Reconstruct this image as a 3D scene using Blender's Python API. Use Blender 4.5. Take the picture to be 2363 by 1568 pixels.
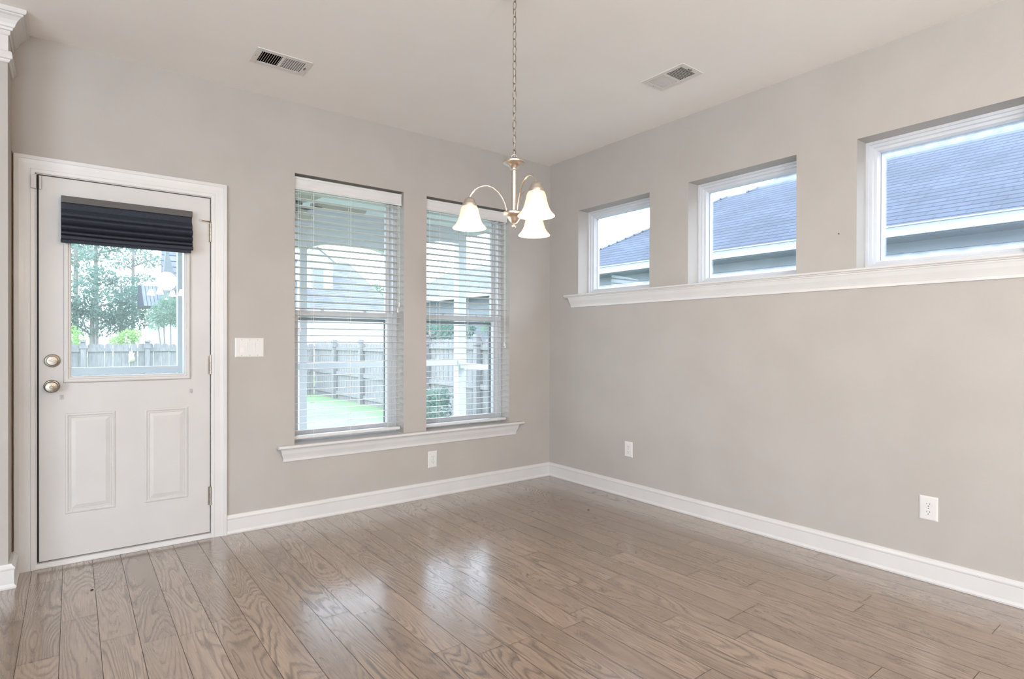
import bpy, bmesh, math, random
from mathutils import Vector, Matrix
random.seed(7)
for o in list(bpy.data.objects): bpy.data.objects.remove(o)
SC = bpy.context.scene
COL = SC.collection
PI = math.pi

# ------------------------------------------------------------------ camera
F = 1327.65
yaw, pitch, roll = math.radians(37.4505), math.radians(-0.2242), math.radians(0.1405)
fw = Vector((math.sin(yaw)*math.cos(pitch), math.cos(yaw)*math.cos(pitch), math.sin(pitch)))
rt = Vector((math.cos(yaw), -math.sin(yaw), 0))
up = rt.cross(fw)
rt2 = rt*math.cos(roll) + up*math.sin(roll)
up2 = -rt*math.sin(roll) + up*math.cos(roll)
cam_d = bpy.data.cameras.new('camera')
cam = bpy.data.objects.new('camera', cam_d); COL.objects.link(cam)
M4 = Matrix((rt2, up2, -fw)).transposed().to_4x4()
M4.translation = Vector((-3.3640, -3.8430, 1.1793))
cam.matrix_world = M4
cam_d.sensor_fit = 'HORIZONTAL'; cam_d.sensor_width = 36.0
cam_d.lens = 36.0*F/2363.0
cam_d.shift_y = 11.11/2363.0
cam_d.clip_start = 0.05; cam_d.clip_end = 300
SC.camera = cam

# ------------------------------------------------------------------ exposure, world, lights
SC.view_settings.view_transform = 'Standard'
SC.view_settings.look = 'None'
SC.view_settings.exposure = 0.0
SC.view_settings.gamma = 1.0
SC.view_settings.use_curve_mapping = False

W = bpy.data.worlds.new('overcast_sky'); SC.world = W
W.use_nodes = True
nt = W.node_tree; nt.nodes.clear()
wo = nt.nodes.new('ShaderNodeOutputWorld'); bg = nt.nodes.new('ShaderNodeBackground')
tc = nt.nodes.new('ShaderNodeTexCoord'); sp = nt.nodes.new('ShaderNodeSeparateXYZ')
cr = nt.nodes.new('ShaderNodeValToRGB')
cr.color_ramp.elements[0].position = 0.0; cr.color_ramp.elements[0].color = (0.75, 0.87, 1.0, 1)
cr.color_ramp.elements[1].position = 0.8; cr.color_ramp.elements[1].color = (0.66, 0.82, 1.0, 1)
nt.links.new(tc.outputs['Generated'], sp.inputs[0]); nt.links.new(sp.outputs['Z'], cr.inputs[0])
nt.links.new(cr.outputs[0], bg.inputs['Color']); bg.inputs['Strength'].default_value = 9.0
nt.links.new(bg.outputs[0], wo.inputs[0])

def area(name, loc, look, sx, sy, power, color):
    d = bpy.data.lights.new(name, 'AREA'); d.shape = 'RECTANGLE'; d.size = sx; d.size_y = sy
    d.energy = power; d.color = color
    o = bpy.data.objects.new(name, d); COL.objects.link(o)
    o.location = loc
    o.rotation_euler = (Vector(look)-Vector(loc)).to_track_quat('-Z', 'Y').to_euler()
    return o
# added fill lamps set in invented openings behind the camera, brightening the room
area('fill_rear', (-5.25, -8.93, 1.45), (-5.25, 0, 1.45), 2.8, 2.3, 40, (1.0, 0.98, 0.95))
area('fill_west', (-6.93, -5.2, 1.15), (0, -5.2, 1.15), 4.0, 1.6, 85, (0.90, 0.95, 1.0))

# ------------------------------------------------------------------ helpers
def tag(o, label=None, cat=None, group=None, kind=None):
    if label: o['label'] = label
    if cat: o['category'] = cat
    if group: o['group'] = group
    if kind: o['kind'] = kind
    return o

class MB:
    def __init__(s): s.v = []; s.f = []
    def add(s, vs, fs):
        b = len(s.v); s.v += [tuple(v) for v in vs]; s.f += [tuple(i+b for i in f) for f in fs]
    def box(s, x0, x1, y0, y1, z0, z1):
        if x0 > x1: x0, x1 = x1, x0
        if y0 > y1: y0, y1 = y1, y0
        if z0 > z1: z0, z1 = z1, z0
        s.add([(x0,y0,z0),(x1,y0,z0),(x1,y1,z0),(x0,y1,z0),(x0,y0,z1),(x1,y0,z1),(x1,y1,z1),(x0,y1,z1)],
              [(0,3,2,1),(4,5,6,7),(0,1,5,4),(1,2,6,5),(2,3,7,6),(3,0,4,7)])
    def prism(s, prof, fn, a0, a1):
        # closed profile extruded; fn(p, a) -> xyz
        n = len(prof)
        vs = [fn(p, a0) for p in prof] + [fn(p, a1) for p in prof]
        fs = [(i, (i+1) % n, n+(i+1) % n, n+i) for i in range(n)]
        fs += [tuple(range(n-1, -1, -1)), tuple(range(n, 2*n))]
        s.add(vs, fs)
    def tube(s, pts, r, n=8, cap=True):
        pts = [Vector(p) for p in pts]; rs = r if isinstance(r, (list, tuple)) else [r]*len(pts)
        t0 = (pts[1]-pts[0]).normalized()
        a = t0.cross(Vector((0,0,1)))
        if a.length < 1e-3: a = t0.cross(Vector((1,0,0)))
        a.normalize(); vs = []
        for i, p in enumerate(pts):
            t = (pts[min(i+1, len(pts)-1)]-pts[max(i-1, 0)]).normalized()
            a = (a - t*a.dot(t)).normalized(); b = t.cross(a)
            for k in range(n):
                q = 2*PI*k/n; vs.append(p + (a*math.cos(q)+b*math.sin(q))*rs[i])
        fs = []
        for i in range(len(pts)-1):
            for k in range(n):
                k2 = (k+1) % n
                fs.append((i*n+k, i*n+k2, (i+1)*n+k2, (i+1)*n+k))
        if cap: fs += [tuple(range(n-1, -1, -1)), tuple(range((len(pts)-1)*n, len(pts)*n))]
        s.add(vs, fs)
    def ring(s, pts, r, n=8):
        pts = [Vector(p) for p in pts]; N = len(pts); vs = []
        nrm = (pts[0]-pts[N//3]).cross(pts[2*N//3]-pts[N//3]).normalized()
        for i, p in enumerate(pts):
            t = (pts[(i+1) % N]-pts[i-1]).normalized(); b = t.cross(nrm)
            for k in range(n):
                q = 2*PI*k/n; vs.append(p + (nrm*math.cos(q)+b*math.sin(q))*r)
        fs = []
        for i in range(N):
            j = (i+1) % N
            for k in range(n):
                k2 = (k+1) % n; fs.append((i*n+k, i*n+k2, j*n+k2, j*n+k))
        s.add(vs, fs)
    def lathe(s, prof, c=(0,0,0), n=40, axis='z', closed=False):
        # prof: (r, h)
        vs = []; c = Vector(c)
        for r, h in prof:
            for k in range(n):
                q = 2*PI*k/n; x, y = r*math.cos(q), r*math.sin(q)
                if axis == 'z': vs.append(c+Vector((x, y, h)))
                elif axis == 'y': vs.append(c+Vector((x, -h, y)))
                else: vs.append(c+Vector((-h, x, y)))
        fs = []; m = len(prof)
        for i in range(m-1 if not closed else m):
            j = (i+1) % m
            for k in range(n):
                k2 = (k+1) % n; fs.append((i*n+k, i*n+k2, j*n+k2, j*n+k))
        if not closed:
            fs += [tuple(range(n-1, -1, -1)), tuple(range((m-1)*n, m*n))]
        s.add(vs, fs)
    def build(s, name, mat, parent=None, smooth=False, bevel=0):
        me = bpy.data.meshes.new(name); me.from_pydata(s.v, [], s.f)
        bm = bmesh.new(); bm.from_mesh(me); bmesh.ops.recalc_face_normals(bm, faces=bm.faces[:]); bm.to_mesh(me); bm.free()
        me.materials.append(mat)
        o = bpy.data.objects.new(name, me); COL.objects.link(o)
        if smooth:
            for p in me.polygons: p.use_smooth = True
            try: me.set_sharp_from_angle(angle=math.radians(40))
            except Exception: pass
        if bevel:
            b = o.modifiers.new('bevel', 'BEVEL'); b.width = bevel; b.segments = 2; b.limit_method = 'ANGLE'
        if parent:
            o.parent = parent
            o.matrix_parent_inverse = Matrix.Translation(-parent.location) if parent.parent is None else Matrix.Identity(4)
        return o

def empty(name, loc=(0,0,0)):
    o = bpy.data.objects.new(name, None); COL.objects.link(o); o.location = loc; return o

def mapY(a, z, h): return (a, -h, z)      # the wall with the door: h grows into the room
def mapX(a, z, h): return (-h, a, z)      # the wall with the high windows
def rect_frame(mb, a0, a1, z0, z1, prof, mp, open_bottom=False):
    """sweep profile [(outward offset, height)] round a rectangle, mitred"""
    n = len(prof)
    if open_bottom: cs = [(a0,z0,-1,0),(a0,z1,-1,1),(a1,z1,1,1),(a1,z0,1,0)]
    else: cs = [(a0,z0,-1,-1),(a0,z1,-1,1),(a1,z1,1,1),(a1,z0,1,-1)]
    vs = [mp(a+sa*w, z+sz*w, h) for (a,z,sa,sz) in cs for (w,h) in prof]
    fs = []
    for i in range(3 if open_bottom else 4):
        j = (i+1) % 4
        for k in range(n-1):
            fs.append((i*n+k, i*n+k+1, j*n+k+1, j*n+k))
    if open_bottom: fs += [tuple(range(n)), tuple(range(3*n, 4*n))]
    mb.add(vs, fs)

def wall_cells(mb, a0, a1, z0, z1, holes, t0, t1, axis):
    As = sorted({a0, a1} | {h[0] for h in holes} | {h[1] for h in holes})
    for i in range(len(As)-1):
        p, q = As[i], As[i+1]; m = (p+q)/2
        segs = [(z0, z1)]
        for h in holes:
            if h[0] <= m <= h[1]:
                ns = []
                for s0, s1 in segs:
                    if h[2] > s0: ns.append((s0, min(h[2], s1)))
                    if h[3] < s1: ns.append((max(h[3], s0), s1))
                segs = ns
        for s0, s1 in segs:
            if axis == 'Y': mb.box(p, q, t0, t1, s0, s1)
            else: mb.box(t0, t1, p, q, s0, s1)

# ------------------------------------------------------------------ materials
def mat(name, color, rough=0.5, metal=0.0, spec=0.5, **kw):
    m = bpy.data.materials.new(name); m.use_nodes = True
    b = m.node_tree.nodes['Principled BSDF']
    b.inputs['Base Color'].default_value = (*color, 1); b.inputs['Roughness'].default_value = rough
    b.inputs['Metallic'].default_value = metal; b.inputs['Specular IOR Level'].default_value = spec
    return m
def N(m, t, **kw):
    n = m.node_tree.nodes.new(t)
    for k, v in kw.items(): setattr(n, k, v)
    return n
def L(m, a, b): m.node_tree.links.new(a, b)
def mottled(name, c1, c2, scale, rough=0.6, stretch=(1,1,1), bump=0, bscale=None, metal=0, spec=0.5, detail=4):
    m = mat(name, c1, rough, metal, spec); b = m.node_tree.nodes['Principled BSDF']
    t = N(m, 'ShaderNodeTexCoord'); mp = N(m, 'ShaderNodeMapping'); mp.inputs['Scale'].default_value = stretch
    L(m, t.outputs['Object'], mp.inputs[0])
    n = N(m, 'ShaderNodeTexNoise'); n.inputs['Scale'].default_value = scale; n.inputs['Detail'].default_value = detail
    L(m, mp.outputs[0], n.inputs['Vector'])
    r = N(m, 'ShaderNodeValToRGB'); r.color_ramp.elements[0].position = 0.35; r.color_ramp.elements[1].position = 0.65
    r.color_ramp.elements[0].color = (*c1, 1); r.color_ramp.elements[1].color = (*c2, 1)
    L(m, n.outputs['Fac'], r.inputs[0]); L(m, r.outputs[0], b.inputs['Base Color'])
    if bump:
        n2 = N(m, 'ShaderNodeTexNoise'); n2.inputs['Scale'].default_value = bscale or scale
        L(m, mp.outputs[0], n2.inputs['Vector'])
        bp = N(m, 'ShaderNodeBump'); bp.inputs['Strength'].default_value = bump; bp.inputs['Distance'].default_value = 0.002
        L(m, n2.outputs['Fac'], bp.inputs['Height']); L(m, bp.outputs[0], b.inputs['Normal'])
    return m

m_wall = mottled('greige_wall_paint', (0.395,0.362,0.330), (0.415,0.382,0.350), 3.0, 0.65, bump=0.25, bscale=220, spec=0.25)
m_ceil = mottled('ceiling_paint', (0.83,0.80,0.765), (0.85,0.82,0.785), 2.5, 0.8, bump=0.2, bscale=200, spec=0.2)
m_trim = mottled('white_semigloss_trim', (0.58,0.56,0.545), (0.61,0.59,0.575), 4.0, 0.32, spec=0.45)
m_door = mottled('white_door_paint', (0.52,0.495,0.475), (0.54,0.515,0.495), 5.0, 0.38, bump=0.15, bscale=300)
m_vinyl = mottled('white_vinyl', (0.52,0.53,0.55), (0.55,0.56,0.58), 6.0, 0.3)
m_blind = mottled('white_blind_slat', (0.58,0.565,0.55), (0.62,0.605,0.59), 8.0, 0.35, stretch=(1,8,8))
m_cord = mat('white_cord', (0.8,0.79,0.76), 0.7)
m_plate = mat('white_plastic_plate', (0.64,0.615,0.59), 0.35)
m_slot = mat('dark_slot', (0.03,0.025,0.02), 0.6)
m_nickel = mottled('satin_nickel', (0.27,0.235,0.195), (0.34,0.30,0.255), 30, 0.34, metal=1.0)
m_warmnickel = mottled('brushed_champagne_nickel', (0.58,0.52,0.45), (0.66,0.60,0.53), 40, 0.33, metal=1.0, stretch=(1,1,6))
m_chain = mottled('aged_nickel_chain', (0.24,0.20,0.15), (0.32,0.27,0.21), 60, 0.35, metal=1.0)
m_canopy = mottled('dark_nickel_canopy', (0.40,0.37,0.34), (0.46,0.43,0.40), 30, 0.3, metal=1.0)
m_rawwood = mottled('raw_brown_wood', (0.16,0.10,0.06), (0.23,0.15,0.09), 14, 0.8, stretch=(6,6,0.6))
m_blackstrip = mat('black_weatherstrip_gap_shade', (0.01,0.01,0.01), 0.7)
m_shadefab = mottled('charcoal_navy_fabric', (0.012,0.014,0.022), (0.028,0.033,0.048), 60, 0.65, stretch=(1,9,9), bump=0.5, bscale=160, spec=0.4)
m_shaderail = mottled('dark_grey_headrail', (0.05,0.046,0.045), (0.065,0.06,0.057), 30, 0.45, stretch=(1,8,8))
m_ventw = mat('painted_vent_metal', (0.68,0.65,0.62), 0.4)
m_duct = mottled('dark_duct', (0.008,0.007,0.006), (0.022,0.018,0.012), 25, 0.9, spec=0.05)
m_clear = mat('clear_plastic', (0.62,0.60,0.58), 0.15); m_clear.node_tree.nodes['Principled BSDF'].inputs['Alpha'].default_value = 0.45
m_brass = mat('brass_pin', (0.45,0.32,0.15), 0.3, 1.0)

def glass_mat(name, haze=None, veil=0):
    m = bpy.data.materials.new(name); m.use_nodes = True; t = m.node_tree; t.nodes.clear()
    out = N(m, 'ShaderNodeOutputMaterial'); tr = N(m, 'ShaderNodeBsdfTransparent'); gl = N(m, 'ShaderNodeBsdfGlossy')
    gl.inputs['Roughness'].default_value = 0.0; tr.inputs['Color'].default_value = (0.965,0.972,0.98,1)
    lw = N(m, 'ShaderNodeLayerWeight'); lw.inputs['Blend'].default_value = 0.5
    pw5 = N(m, 'ShaderNodeMath', operation='POWER'); pw5.inputs[1].default_value = 5.0; L(m, lw.outputs['Facing'], pw5.inputs[0])
    fr = N(m, 'ShaderNodeMath', operation='MULTIPLY_ADD'); fr.inputs[1].default_value = 0.96; fr.inputs[2].default_value = 0.04; L(m, pw5.outputs[0], fr.inputs[0])
    mx = N(m, 'ShaderNodeMixShader'); L(m, fr.outputs[0], mx.inputs[0]); L(m, tr.outputs[0], mx.inputs[1]); L(m, gl.outputs[0], mx.inputs[2])
    last = mx.outputs[0]
    if veil:
        # even pale haze mixed into the panes to wash out the view
        dd = N(m, 'ShaderNodeBsdfTranslucent'); dd.inputs['Color'].default_value = (0.9,0.95,0.97,1)
        md = N(m, 'ShaderNodeMixShader'); md.inputs[0].default_value = veil; L(m, last, md.inputs[1]); L(m, dd.outputs[0], md.inputs[2]); last = md.outputs[0]
    if haze:
        # dried condensation and dust on the pane, thickest towards its edges
        df = N(m, 'ShaderNodeBsdfTranslucent'); df.inputs['Color'].default_value = (0.9,0.93,0.97,1)
        tcn = N(m, 'ShaderNodeTexCoord'); s3 = N(m, 'ShaderNodeSeparateXYZ'); L(m, tcn.outputs['Generated'], s3.inputs[0])
        def edge(sock, w):
            a = N(m, 'ShaderNodeMath', operation='SUBTRACT'); a.inputs[1].default_value = 0.5; L(m, sock, a.inputs[0])
            b = N(m, 'ShaderNodeMath', operation='ABSOLUTE'); L(m, a.outputs[0], b.inputs[0])
            c = N(m, 'ShaderNodeMapRange'); c.inputs['From Min'].default_value = 0.5-w; c.inputs['From Max'].default_value = 0.5
            L(m, b.outputs[0], c.inputs['Value']); return c.outputs[0]
        e1 = edge(s3.outputs['Y'], haze[0]); e2 = edge(s3.outputs['Z'], haze[1])
        mxm = N(m, 'ShaderNodeMath', operation='MAXIMUM'); L(m, e1, mxm.inputs[0]); L(m, e2, mxm.inputs[1])
        nz = N(m, 'ShaderNodeTexNoise'); nz.inputs['Scale'].default_value = 18; nz.inputs['Detail'].default_value = 6
        L(m, tcn.outputs['Object'], nz.inputs['Vector'])
        mu = N(m, 'ShaderNodeMath', operation='MULTIPLY'); L(m, mxm.outputs[0], mu.inputs[0]); L(m, nz.outputs['Fac'], mu.inputs[1])
        pw = N(m, 'ShaderNodeMath', operation='MULTIPLY_ADD'); L(m, mu.outputs[0], pw.inputs[0]); pw.inputs[1].default_value = 1.1; pw.inputs[2].default_value = 0.006
        pw.use_clamp = True
        m2 = N(m, 'ShaderNodeMixShader'); L(m, pw.outputs[0], m2.inputs[0]); L(m, last, m2.inputs[1]); L(m, df.outputs[0], m2.inputs[2])
        last = m2.outputs[0]
    L(m, last, out.inputs[0]); return m
m_glass = glass_mat('window_glass', veil=0.026)
m_glass_haze = glass_mat('hazy_window_glass', (0.05, 0.09))

# wood floor: contour-line oak grain, one random value pair per plank
def wood_floor():
    m = mat('hardwood_planks', (0.3,0.2,0.15), 0.33, spec=0.5); b = m.node_tree.nodes['Principled BSDF']
    at = N(m, 'ShaderNodeAttribute', attribute_name='rnd')
    t = N(m, 'ShaderNodeTexCoord')
    mp = N(m, 'ShaderNodeMapping'); mp.inputs['Scale'].default_value = (9.0, 1.15, 1)
    L(m, t.outputs['Object'], mp.inputs[0])
    sc = N(m, 'ShaderNodeVectorMath', operation='SCALE'); sc.inputs['Scale'].default_value = 61.0; L(m, at.outputs['Vector'], sc.inputs[0])
    ad = N(m, 'ShaderNodeVectorMath', operation='ADD'); L(m, mp.outputs[0], ad.inputs[0]); L(m, sc.outputs[0], ad.inputs[1])
    n1 = N(m, 'ShaderNodeTexNoise'); n1.inputs['Scale'].default_value = 0.62; n1.inputs['Detail'].default_value = 1.6; n1.inputs['Roughness'].default_value = 0.35
    n1.inputs['Distortion'].default_value = 0.5
    L(m, ad.outputs[0], n1.inputs['Vector'])
    # fine wobble
    n2 = N(m, 'ShaderNodeTexNoise'); n2.inputs['Scale'].default_value = 5.0; n2.inputs['Detail'].default_value = 3
    L(m, ad.outputs[0], n2.inputs['Vector'])
    a1 = N(m, 'ShaderNodeMath', operation='MULTIPLY_ADD'); a1.inputs[1].default_value = 0.035
    L(m, n2.outputs['Fac'], a1.inputs[0]); L(m, n1.outputs['Fac'], a1.inputs[2])
    # ring count
    mu = N(m, 'ShaderNodeMath', operation='MULTIPLY'); mu.inputs[1].default_value = 34.0; L(m, a1.outputs[0], mu.inputs[0])
    fr = N(m, 'ShaderNodeMath', operation='FRACT'); L(m, mu.outputs[0], fr.inputs[0])
    rg = N(m, 'ShaderNodeValToRGB'); e = rg.color_ramp.elements
    e[0].position = 0.0; e[0].color = (1,1,1,1); e[1].position = 1.0; e[1].color = (0.15,0.15,0.15,1)
    x = e.new(0.10); x.color = (0.0,0.0,0.0,1); x = e.new(0.55); x.color = (0.05,0.05,0.05,1); x = e.new(0.93); x.color = (1,1,1,1)
    L(m, fr.outputs[0], rg.inputs[0])
    # straight pores
    mp3 = N(m, 'ShaderNodeMapping'); mp3.inputs['Scale'].default_value = (260, 9, 1); L(m, t.outputs['Object'], mp3.inputs[0])
    n3 = N(m, 'ShaderNodeTexNoise'); n3.inputs['Scale'].default_value = 1.0; n3.inputs['Detail'].default_value = 2; L(m, mp3.outputs[0], n3.inputs['Vector'])
    # blotches
    n4 = N(m, 'ShaderNodeTexNoise'); n4.inputs['Scale'].default_value = 0.9; n4.inputs['Detail'].default_value = 3; L(m, ad.outputs[0], n4.inputs['Vector'])
    # patchy strength of the grain lines
    gm = N(m, 'ShaderNodeMapRange'); gm.inputs['From Min'].default_value = 0.35; gm.inputs['From Max'].default_value = 0.65; gm.inputs['To Min'].default_value = 0.35; gm.inputs['To Max'].default_value = 0.95
    L(m, n4.outputs['Fac'], gm.inputs['Value'])
    gs = N(m, 'ShaderNodeMath', operation='MULTIPLY'); L(m, rg.outputs[0], gs.inputs[0]); L(m, gm.outputs[0], gs.inputs[1])
    base = N(m, 'ShaderNodeValToRGB'); e = base.color_ramp.elements
    e[0].position = 0.15; e[0].color = (0.195,0.132,0.090,1); e[1].position = 0.85; e[1].color = (0.370,0.268,0.196,1)
    x = e.new(0.5); x.color = (0.282,0.198,0.140,1)
    sx = N(m, 'ShaderNodeSeparateXYZ'); L(m, at.outputs['Vector'], sx.inputs[0])
    bl = N(m, 'ShaderNodeMath', operation='MULTIPLY_ADD'); bl.inputs[1].default_value = 0.70; L(m, n4.outputs['Fac'], bl.inputs[0])
    hf = N(m, 'ShaderNodeMath', operation='MULTIPLY'); hf.inputs[1].default_value = 0.30; L(m, sx.outputs['X'], hf.inputs[0]); L(m, hf.outputs[0], bl.inputs[2])
    L(m, bl.outputs[0], base.inputs[0])
    dk = N(m, 'ShaderNodeMix', data_type='RGBA', blend_type='MULTIPLY'); L(m, gs.outputs[0], dk.inputs['Factor']); L(m, base.outputs[0], dk.inputs['A']); dk.inputs['B'].default_value = (0.27,0.22,0.19,1)
    pr = N(m, 'ShaderNodeMapRange'); pr.inputs['From Min'].default_value = 0.3; pr.inputs['From Max'].default_value = 0.7; pr.inputs['To Min'].default_value = 0.82; pr.inputs['To Max'].default_value = 1.12
    L(m, n3.outputs['Fac'], pr.inputs['Value'])
    fin = N(m, 'ShaderNodeVectorMath', operation='SCALE'); L(m, dk.outputs['Result'], fin.inputs[0]); L(m, pr.outputs[0], fin.inputs['Scale'])
    L(m, fin.outputs[0], b.inputs['Base Color'])
    rr = N(m, 'ShaderNodeMath', operation='MULTIPLY_ADD'); rr.inputs[1].default_value = 0.16; rr.inputs[2].default_value = 0.20; L(m, gs.outputs[0], rr.inputs[0]); L(m, rr.outputs[0], b.inputs['Roughness'])
    b.inputs['Coat Weight'].default_value = 1.0; b.inputs['Coat IOR'].default_value = 1.85; b.inputs['Coat Roughness'].default_value = 0.185
    bp = N(m, 'ShaderNodeBump'); bp.inputs['Strength'].default_value = 0.10; bp.inputs['Distance'].default_value = 0.001; bp.invert = True
    L(m, gs.outputs[0], bp.inputs['Height']); L(m, bp.outputs[0], b.inputs['Normal'])
    return m
m_floor = wood_floor()

# ------------------------------------------------------------------ room shell
H = 2.74; XW = -7.0; YR = -9.0
TL = 0.24; TR = 0.22                      # wall thicknesses
XS = -3.603; YS = -0.215                  # stub wall corner
WL = [(-2.207,-1.424), (-1.235,-0.449)]   # windows in the door wall
WLZ = (0.498, 2.280)
WR = [(-1.105,-0.358), (-2.180,-1.437), (-3.253,-2.506)]
WRZ = (1.560, 2.279)
mb = MB(); wall_cells(mb, XS, TR, -0.02, H+0.1, [(-3.515,-2.692,-0.02,2.048)] + [(a,b,*WLZ) for a,b in WL], 0, TL, 'Y')
tag(mb.build('wall_left', m_wall), kind='structure')
mb = MB(); wall_cells(mb, YR, 0.0, -0.02, H+0.1, [(a,b,*WRZ) for a,b in WR], 0, TR, 'X')
tag(mb.build('wall_right', m_wall), kind='structure')
mb = MB(); mb.box(XW-0.2, XS, YS, TL, -0.02, H+0.1)
tag(mb.build('wall_far_left', m_wall), kind='structure')
mb = MB(); wall_cells(mb, XW-0.2, TR, -0.02, H+0.1, [(-6.7,-3.8,0.3,2.6)], YR-0.2, YR, 'Y')
tag(mb.build('wall_rear', m_wall), kind='structure')
mb = MB(); wall_cells(mb, YR, YS, -0.02, H+0.1, [(-7.2,-3.2,0.3,2.6)], XW-0.2, XW, 'X')
tag(mb.build('wall_west', m_wall), kind='structure')
# ceiling with two duct openings
V1 = (-2.583,-2.287,-0.605,-0.415); V2 = (-0.658,-0.463,-1.870,-1.572)
d1 = (V1[0]+0.026, V1[1]-0.026, V1[2]+0.024, V1[3]-0.024); d2 = (V2[0]+0.024, V2[1]-0.024, V2[2]+0.026, V2[3]-0.026)
mb = MB()
xs = sorted({XW-0.2, TR, d1[0], d1[1], d2[0], d2[1]})
for i in range(len(xs)-1):
    mid = (xs[i]+xs[i+1])/2; segs = [(YR-0.2, TL)]
    for d in (d1, d2):
        if d[0] < mid < d[1]:
            segs = [(s0, d[2]) for s0, s1 in segs] + [(d[3], s1) for s0, s1 in segs]
    for s0, s1 in segs: mb.box(xs[i], xs[i+1], s0, s1, H, H+0.12)
tag(mb.build('ceiling', m_ceil), kind='structure')

# floor: individual boards inside one mesh, running away from the door wall
mb = MB(); rnd = []
pw = 0.125; gap = 0.0009
k0 = int((XW+3.025)/pw)-1; x = -3.025 + k0*pw
rr = random.Random(21)
mb.box(XW-0.1, 0.1, YR-0.1, 0.1, -0.06, -0.0012); rnd += [None]*6
while x < 0.0:
    y = 0.02 + rr.random()*0.0
    first = True
    while y > YR:
        ln = rr.uniform(0.25, 1.25) if first else rr.uniform(0.45, 1.35)
        first = False
        y2 = max(y-ln, YR-0.02)
        xa, xb, ya, yb = x+gap, x+pw-gap, y2+gap, y-gap
        mb.add([(xa,ya,0),(xb,ya,0),(xb,yb,0),(xa,yb,0)], [(0,1,2,3)])
        rnd.append((rr.random(), rr.random(), rr.random()))
        y = y2
    x += pw
me = bpy.data.meshes.new('floor'); me.from_pydata(mb.v, [], mb.f)
m_gap = mat('dark_seam', (0.05,0.035,0.028), 0.6)
me.materials.append(m_floor); me.materials.append(m_gap)
ca = me.color_attributes.new('rnd', 'FLOAT_COLOR', 'CORNER')
for p, r in zip(me.polygons, rnd):
    if r is None: p.material_index = 1; r = (0,0,0)
    for li in p.loop_indices: ca.data[li].color = (*r, 1)
fl = bpy.data.objects.new('floor', me); COL.objects.link(fl); tag(fl, kind='structure')

# ------------------------------------------------------------------ baseboards
BB = [(0,0),(0.017,0),(0.0185,0.008),(0.014,0.018),(0.013,0.022),(0.013,0.088),(0.015,0.092),(0.0155,0.098),(0.010,0.108),(0.0075,0.1165),(0,0.1175)]
mb = MB()
n = len(BB)
mb.add([(-2.616, -d, z) for d, z in BB] + [(-d, -d, z) for d, z in BB], [(i,(i+1)%n,n+(i+1)%n,n+i) for i in range(n)] + [tuple(range(n))])
tag(mb.build('baseboard_left', m_trim), kind='structure')
mb = MB()
mb.add([(-d, -d, z) for d, z in BB] + [(-d, YR, z) for d, z in BB], [(i,(i+1)%n,n+(i+1)%n,n+i) for i in range(n)] + [tuple(range(n, 2*n))])
tag(mb.build('baseboard_right', m_trim), kind='structure')
mb = MB()
A = [(XS+d*1.7, 0.0-0.018, z) for d, z in BB]; B = [(XS+d*1.7, YS-d, z) for d, z in BB]; Cc = [(XW, YS-d, z) for d, z in BB]
mb.add(A+B+Cc, [(i,(i+1)%n,n+(i+1)%n,n+i) for i in range(n)] + [(n+i,n+(i+1)%n,2*n+(i+1)%n,2*n+i) for i in range(n)] + [tuple(range(n))])
tag(mb.build('baseboard_far_left', m_trim), kind='structure')

# crown moulding and picture band round the stub wall, cut square against the door wall
def wrap_profile(name, prof, mt, y_end=0.0):
    m_ = MB(); k = len(prof)
    A = [(XS+d, y_end, z) for d, z in prof]; B = [(XS+d, YS-d, z) for d, z in prof]; C_ = [(XW, YS-d, z) for d, z in prof]
    m_.add(A+B+C_, [(i,(i+1)%k,k+(i+1)%k,k+i) for i in range(k)] + [(k+i,k+(i+1)%k,2*k+(i+1)%k,2*k+i) for i in range(k)] + [tuple(range(k)), tuple(range(2*k,3*k))])
    return m_.build(name, mt)
crown = [(0,2.628),(0.006,2.628),(0.010,2.634),(0.010,2.648),(0.018,2.650),(0.020,2.660),(0.026,2.664),(0.030,2.676),(0.038,2.692),(0.050,2.706),(0.060,2.712),(0.060,2.718),(0.068,2.720),(0.072,2.727),(0.072,2.7399),(0,2.7399)]
tag(wrap_profile('trim_1', crown, m_trim), kind='structure')
band = [(0,2.500),(0.004,2.500),(0.008,2.506),(0.010,2.512),(0.018,2.516),(0.018,2.530),(0.016,2.545),(0.012,2.552),(0,2.552)]
tag(wrap_profile('trim_2', band, m_trim), kind='structure')
mb = MB(); mb.box(XW, XS+0.002, YS-0.002, -0.0005, 2.552, 2.63)
tag(mb.build('trim_3', m_trim), kind='structure')
# light corner bead and the raw brown strip beside the door casing
mb = MB(); mb.box(XS+0.0005, XS+0.004, -0.022, -0.001, 0.12, 2.132)
tag(mb.build('trim_4', m_rawwood), kind='structure')

# ------------------------------------------------------------------ door and casing
cas = [(0,0.0),(0,0.011),(0.004,0.013),(0.018,0.014),(0.020,0.0115),(0.024,0.0125),(0.045,0.0135),(0.064,0.0165),(0.067,0.019),(0.083,0.019),(0.085,0.017),(0.085,0.0)]
mb = MB(); rect_frame(mb, -3.511, -2.698, 0.0, 2.043, cas, mapY, open_bottom=True)
tag(mb.build('trim_5', m_trim), kind='structure')
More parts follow.
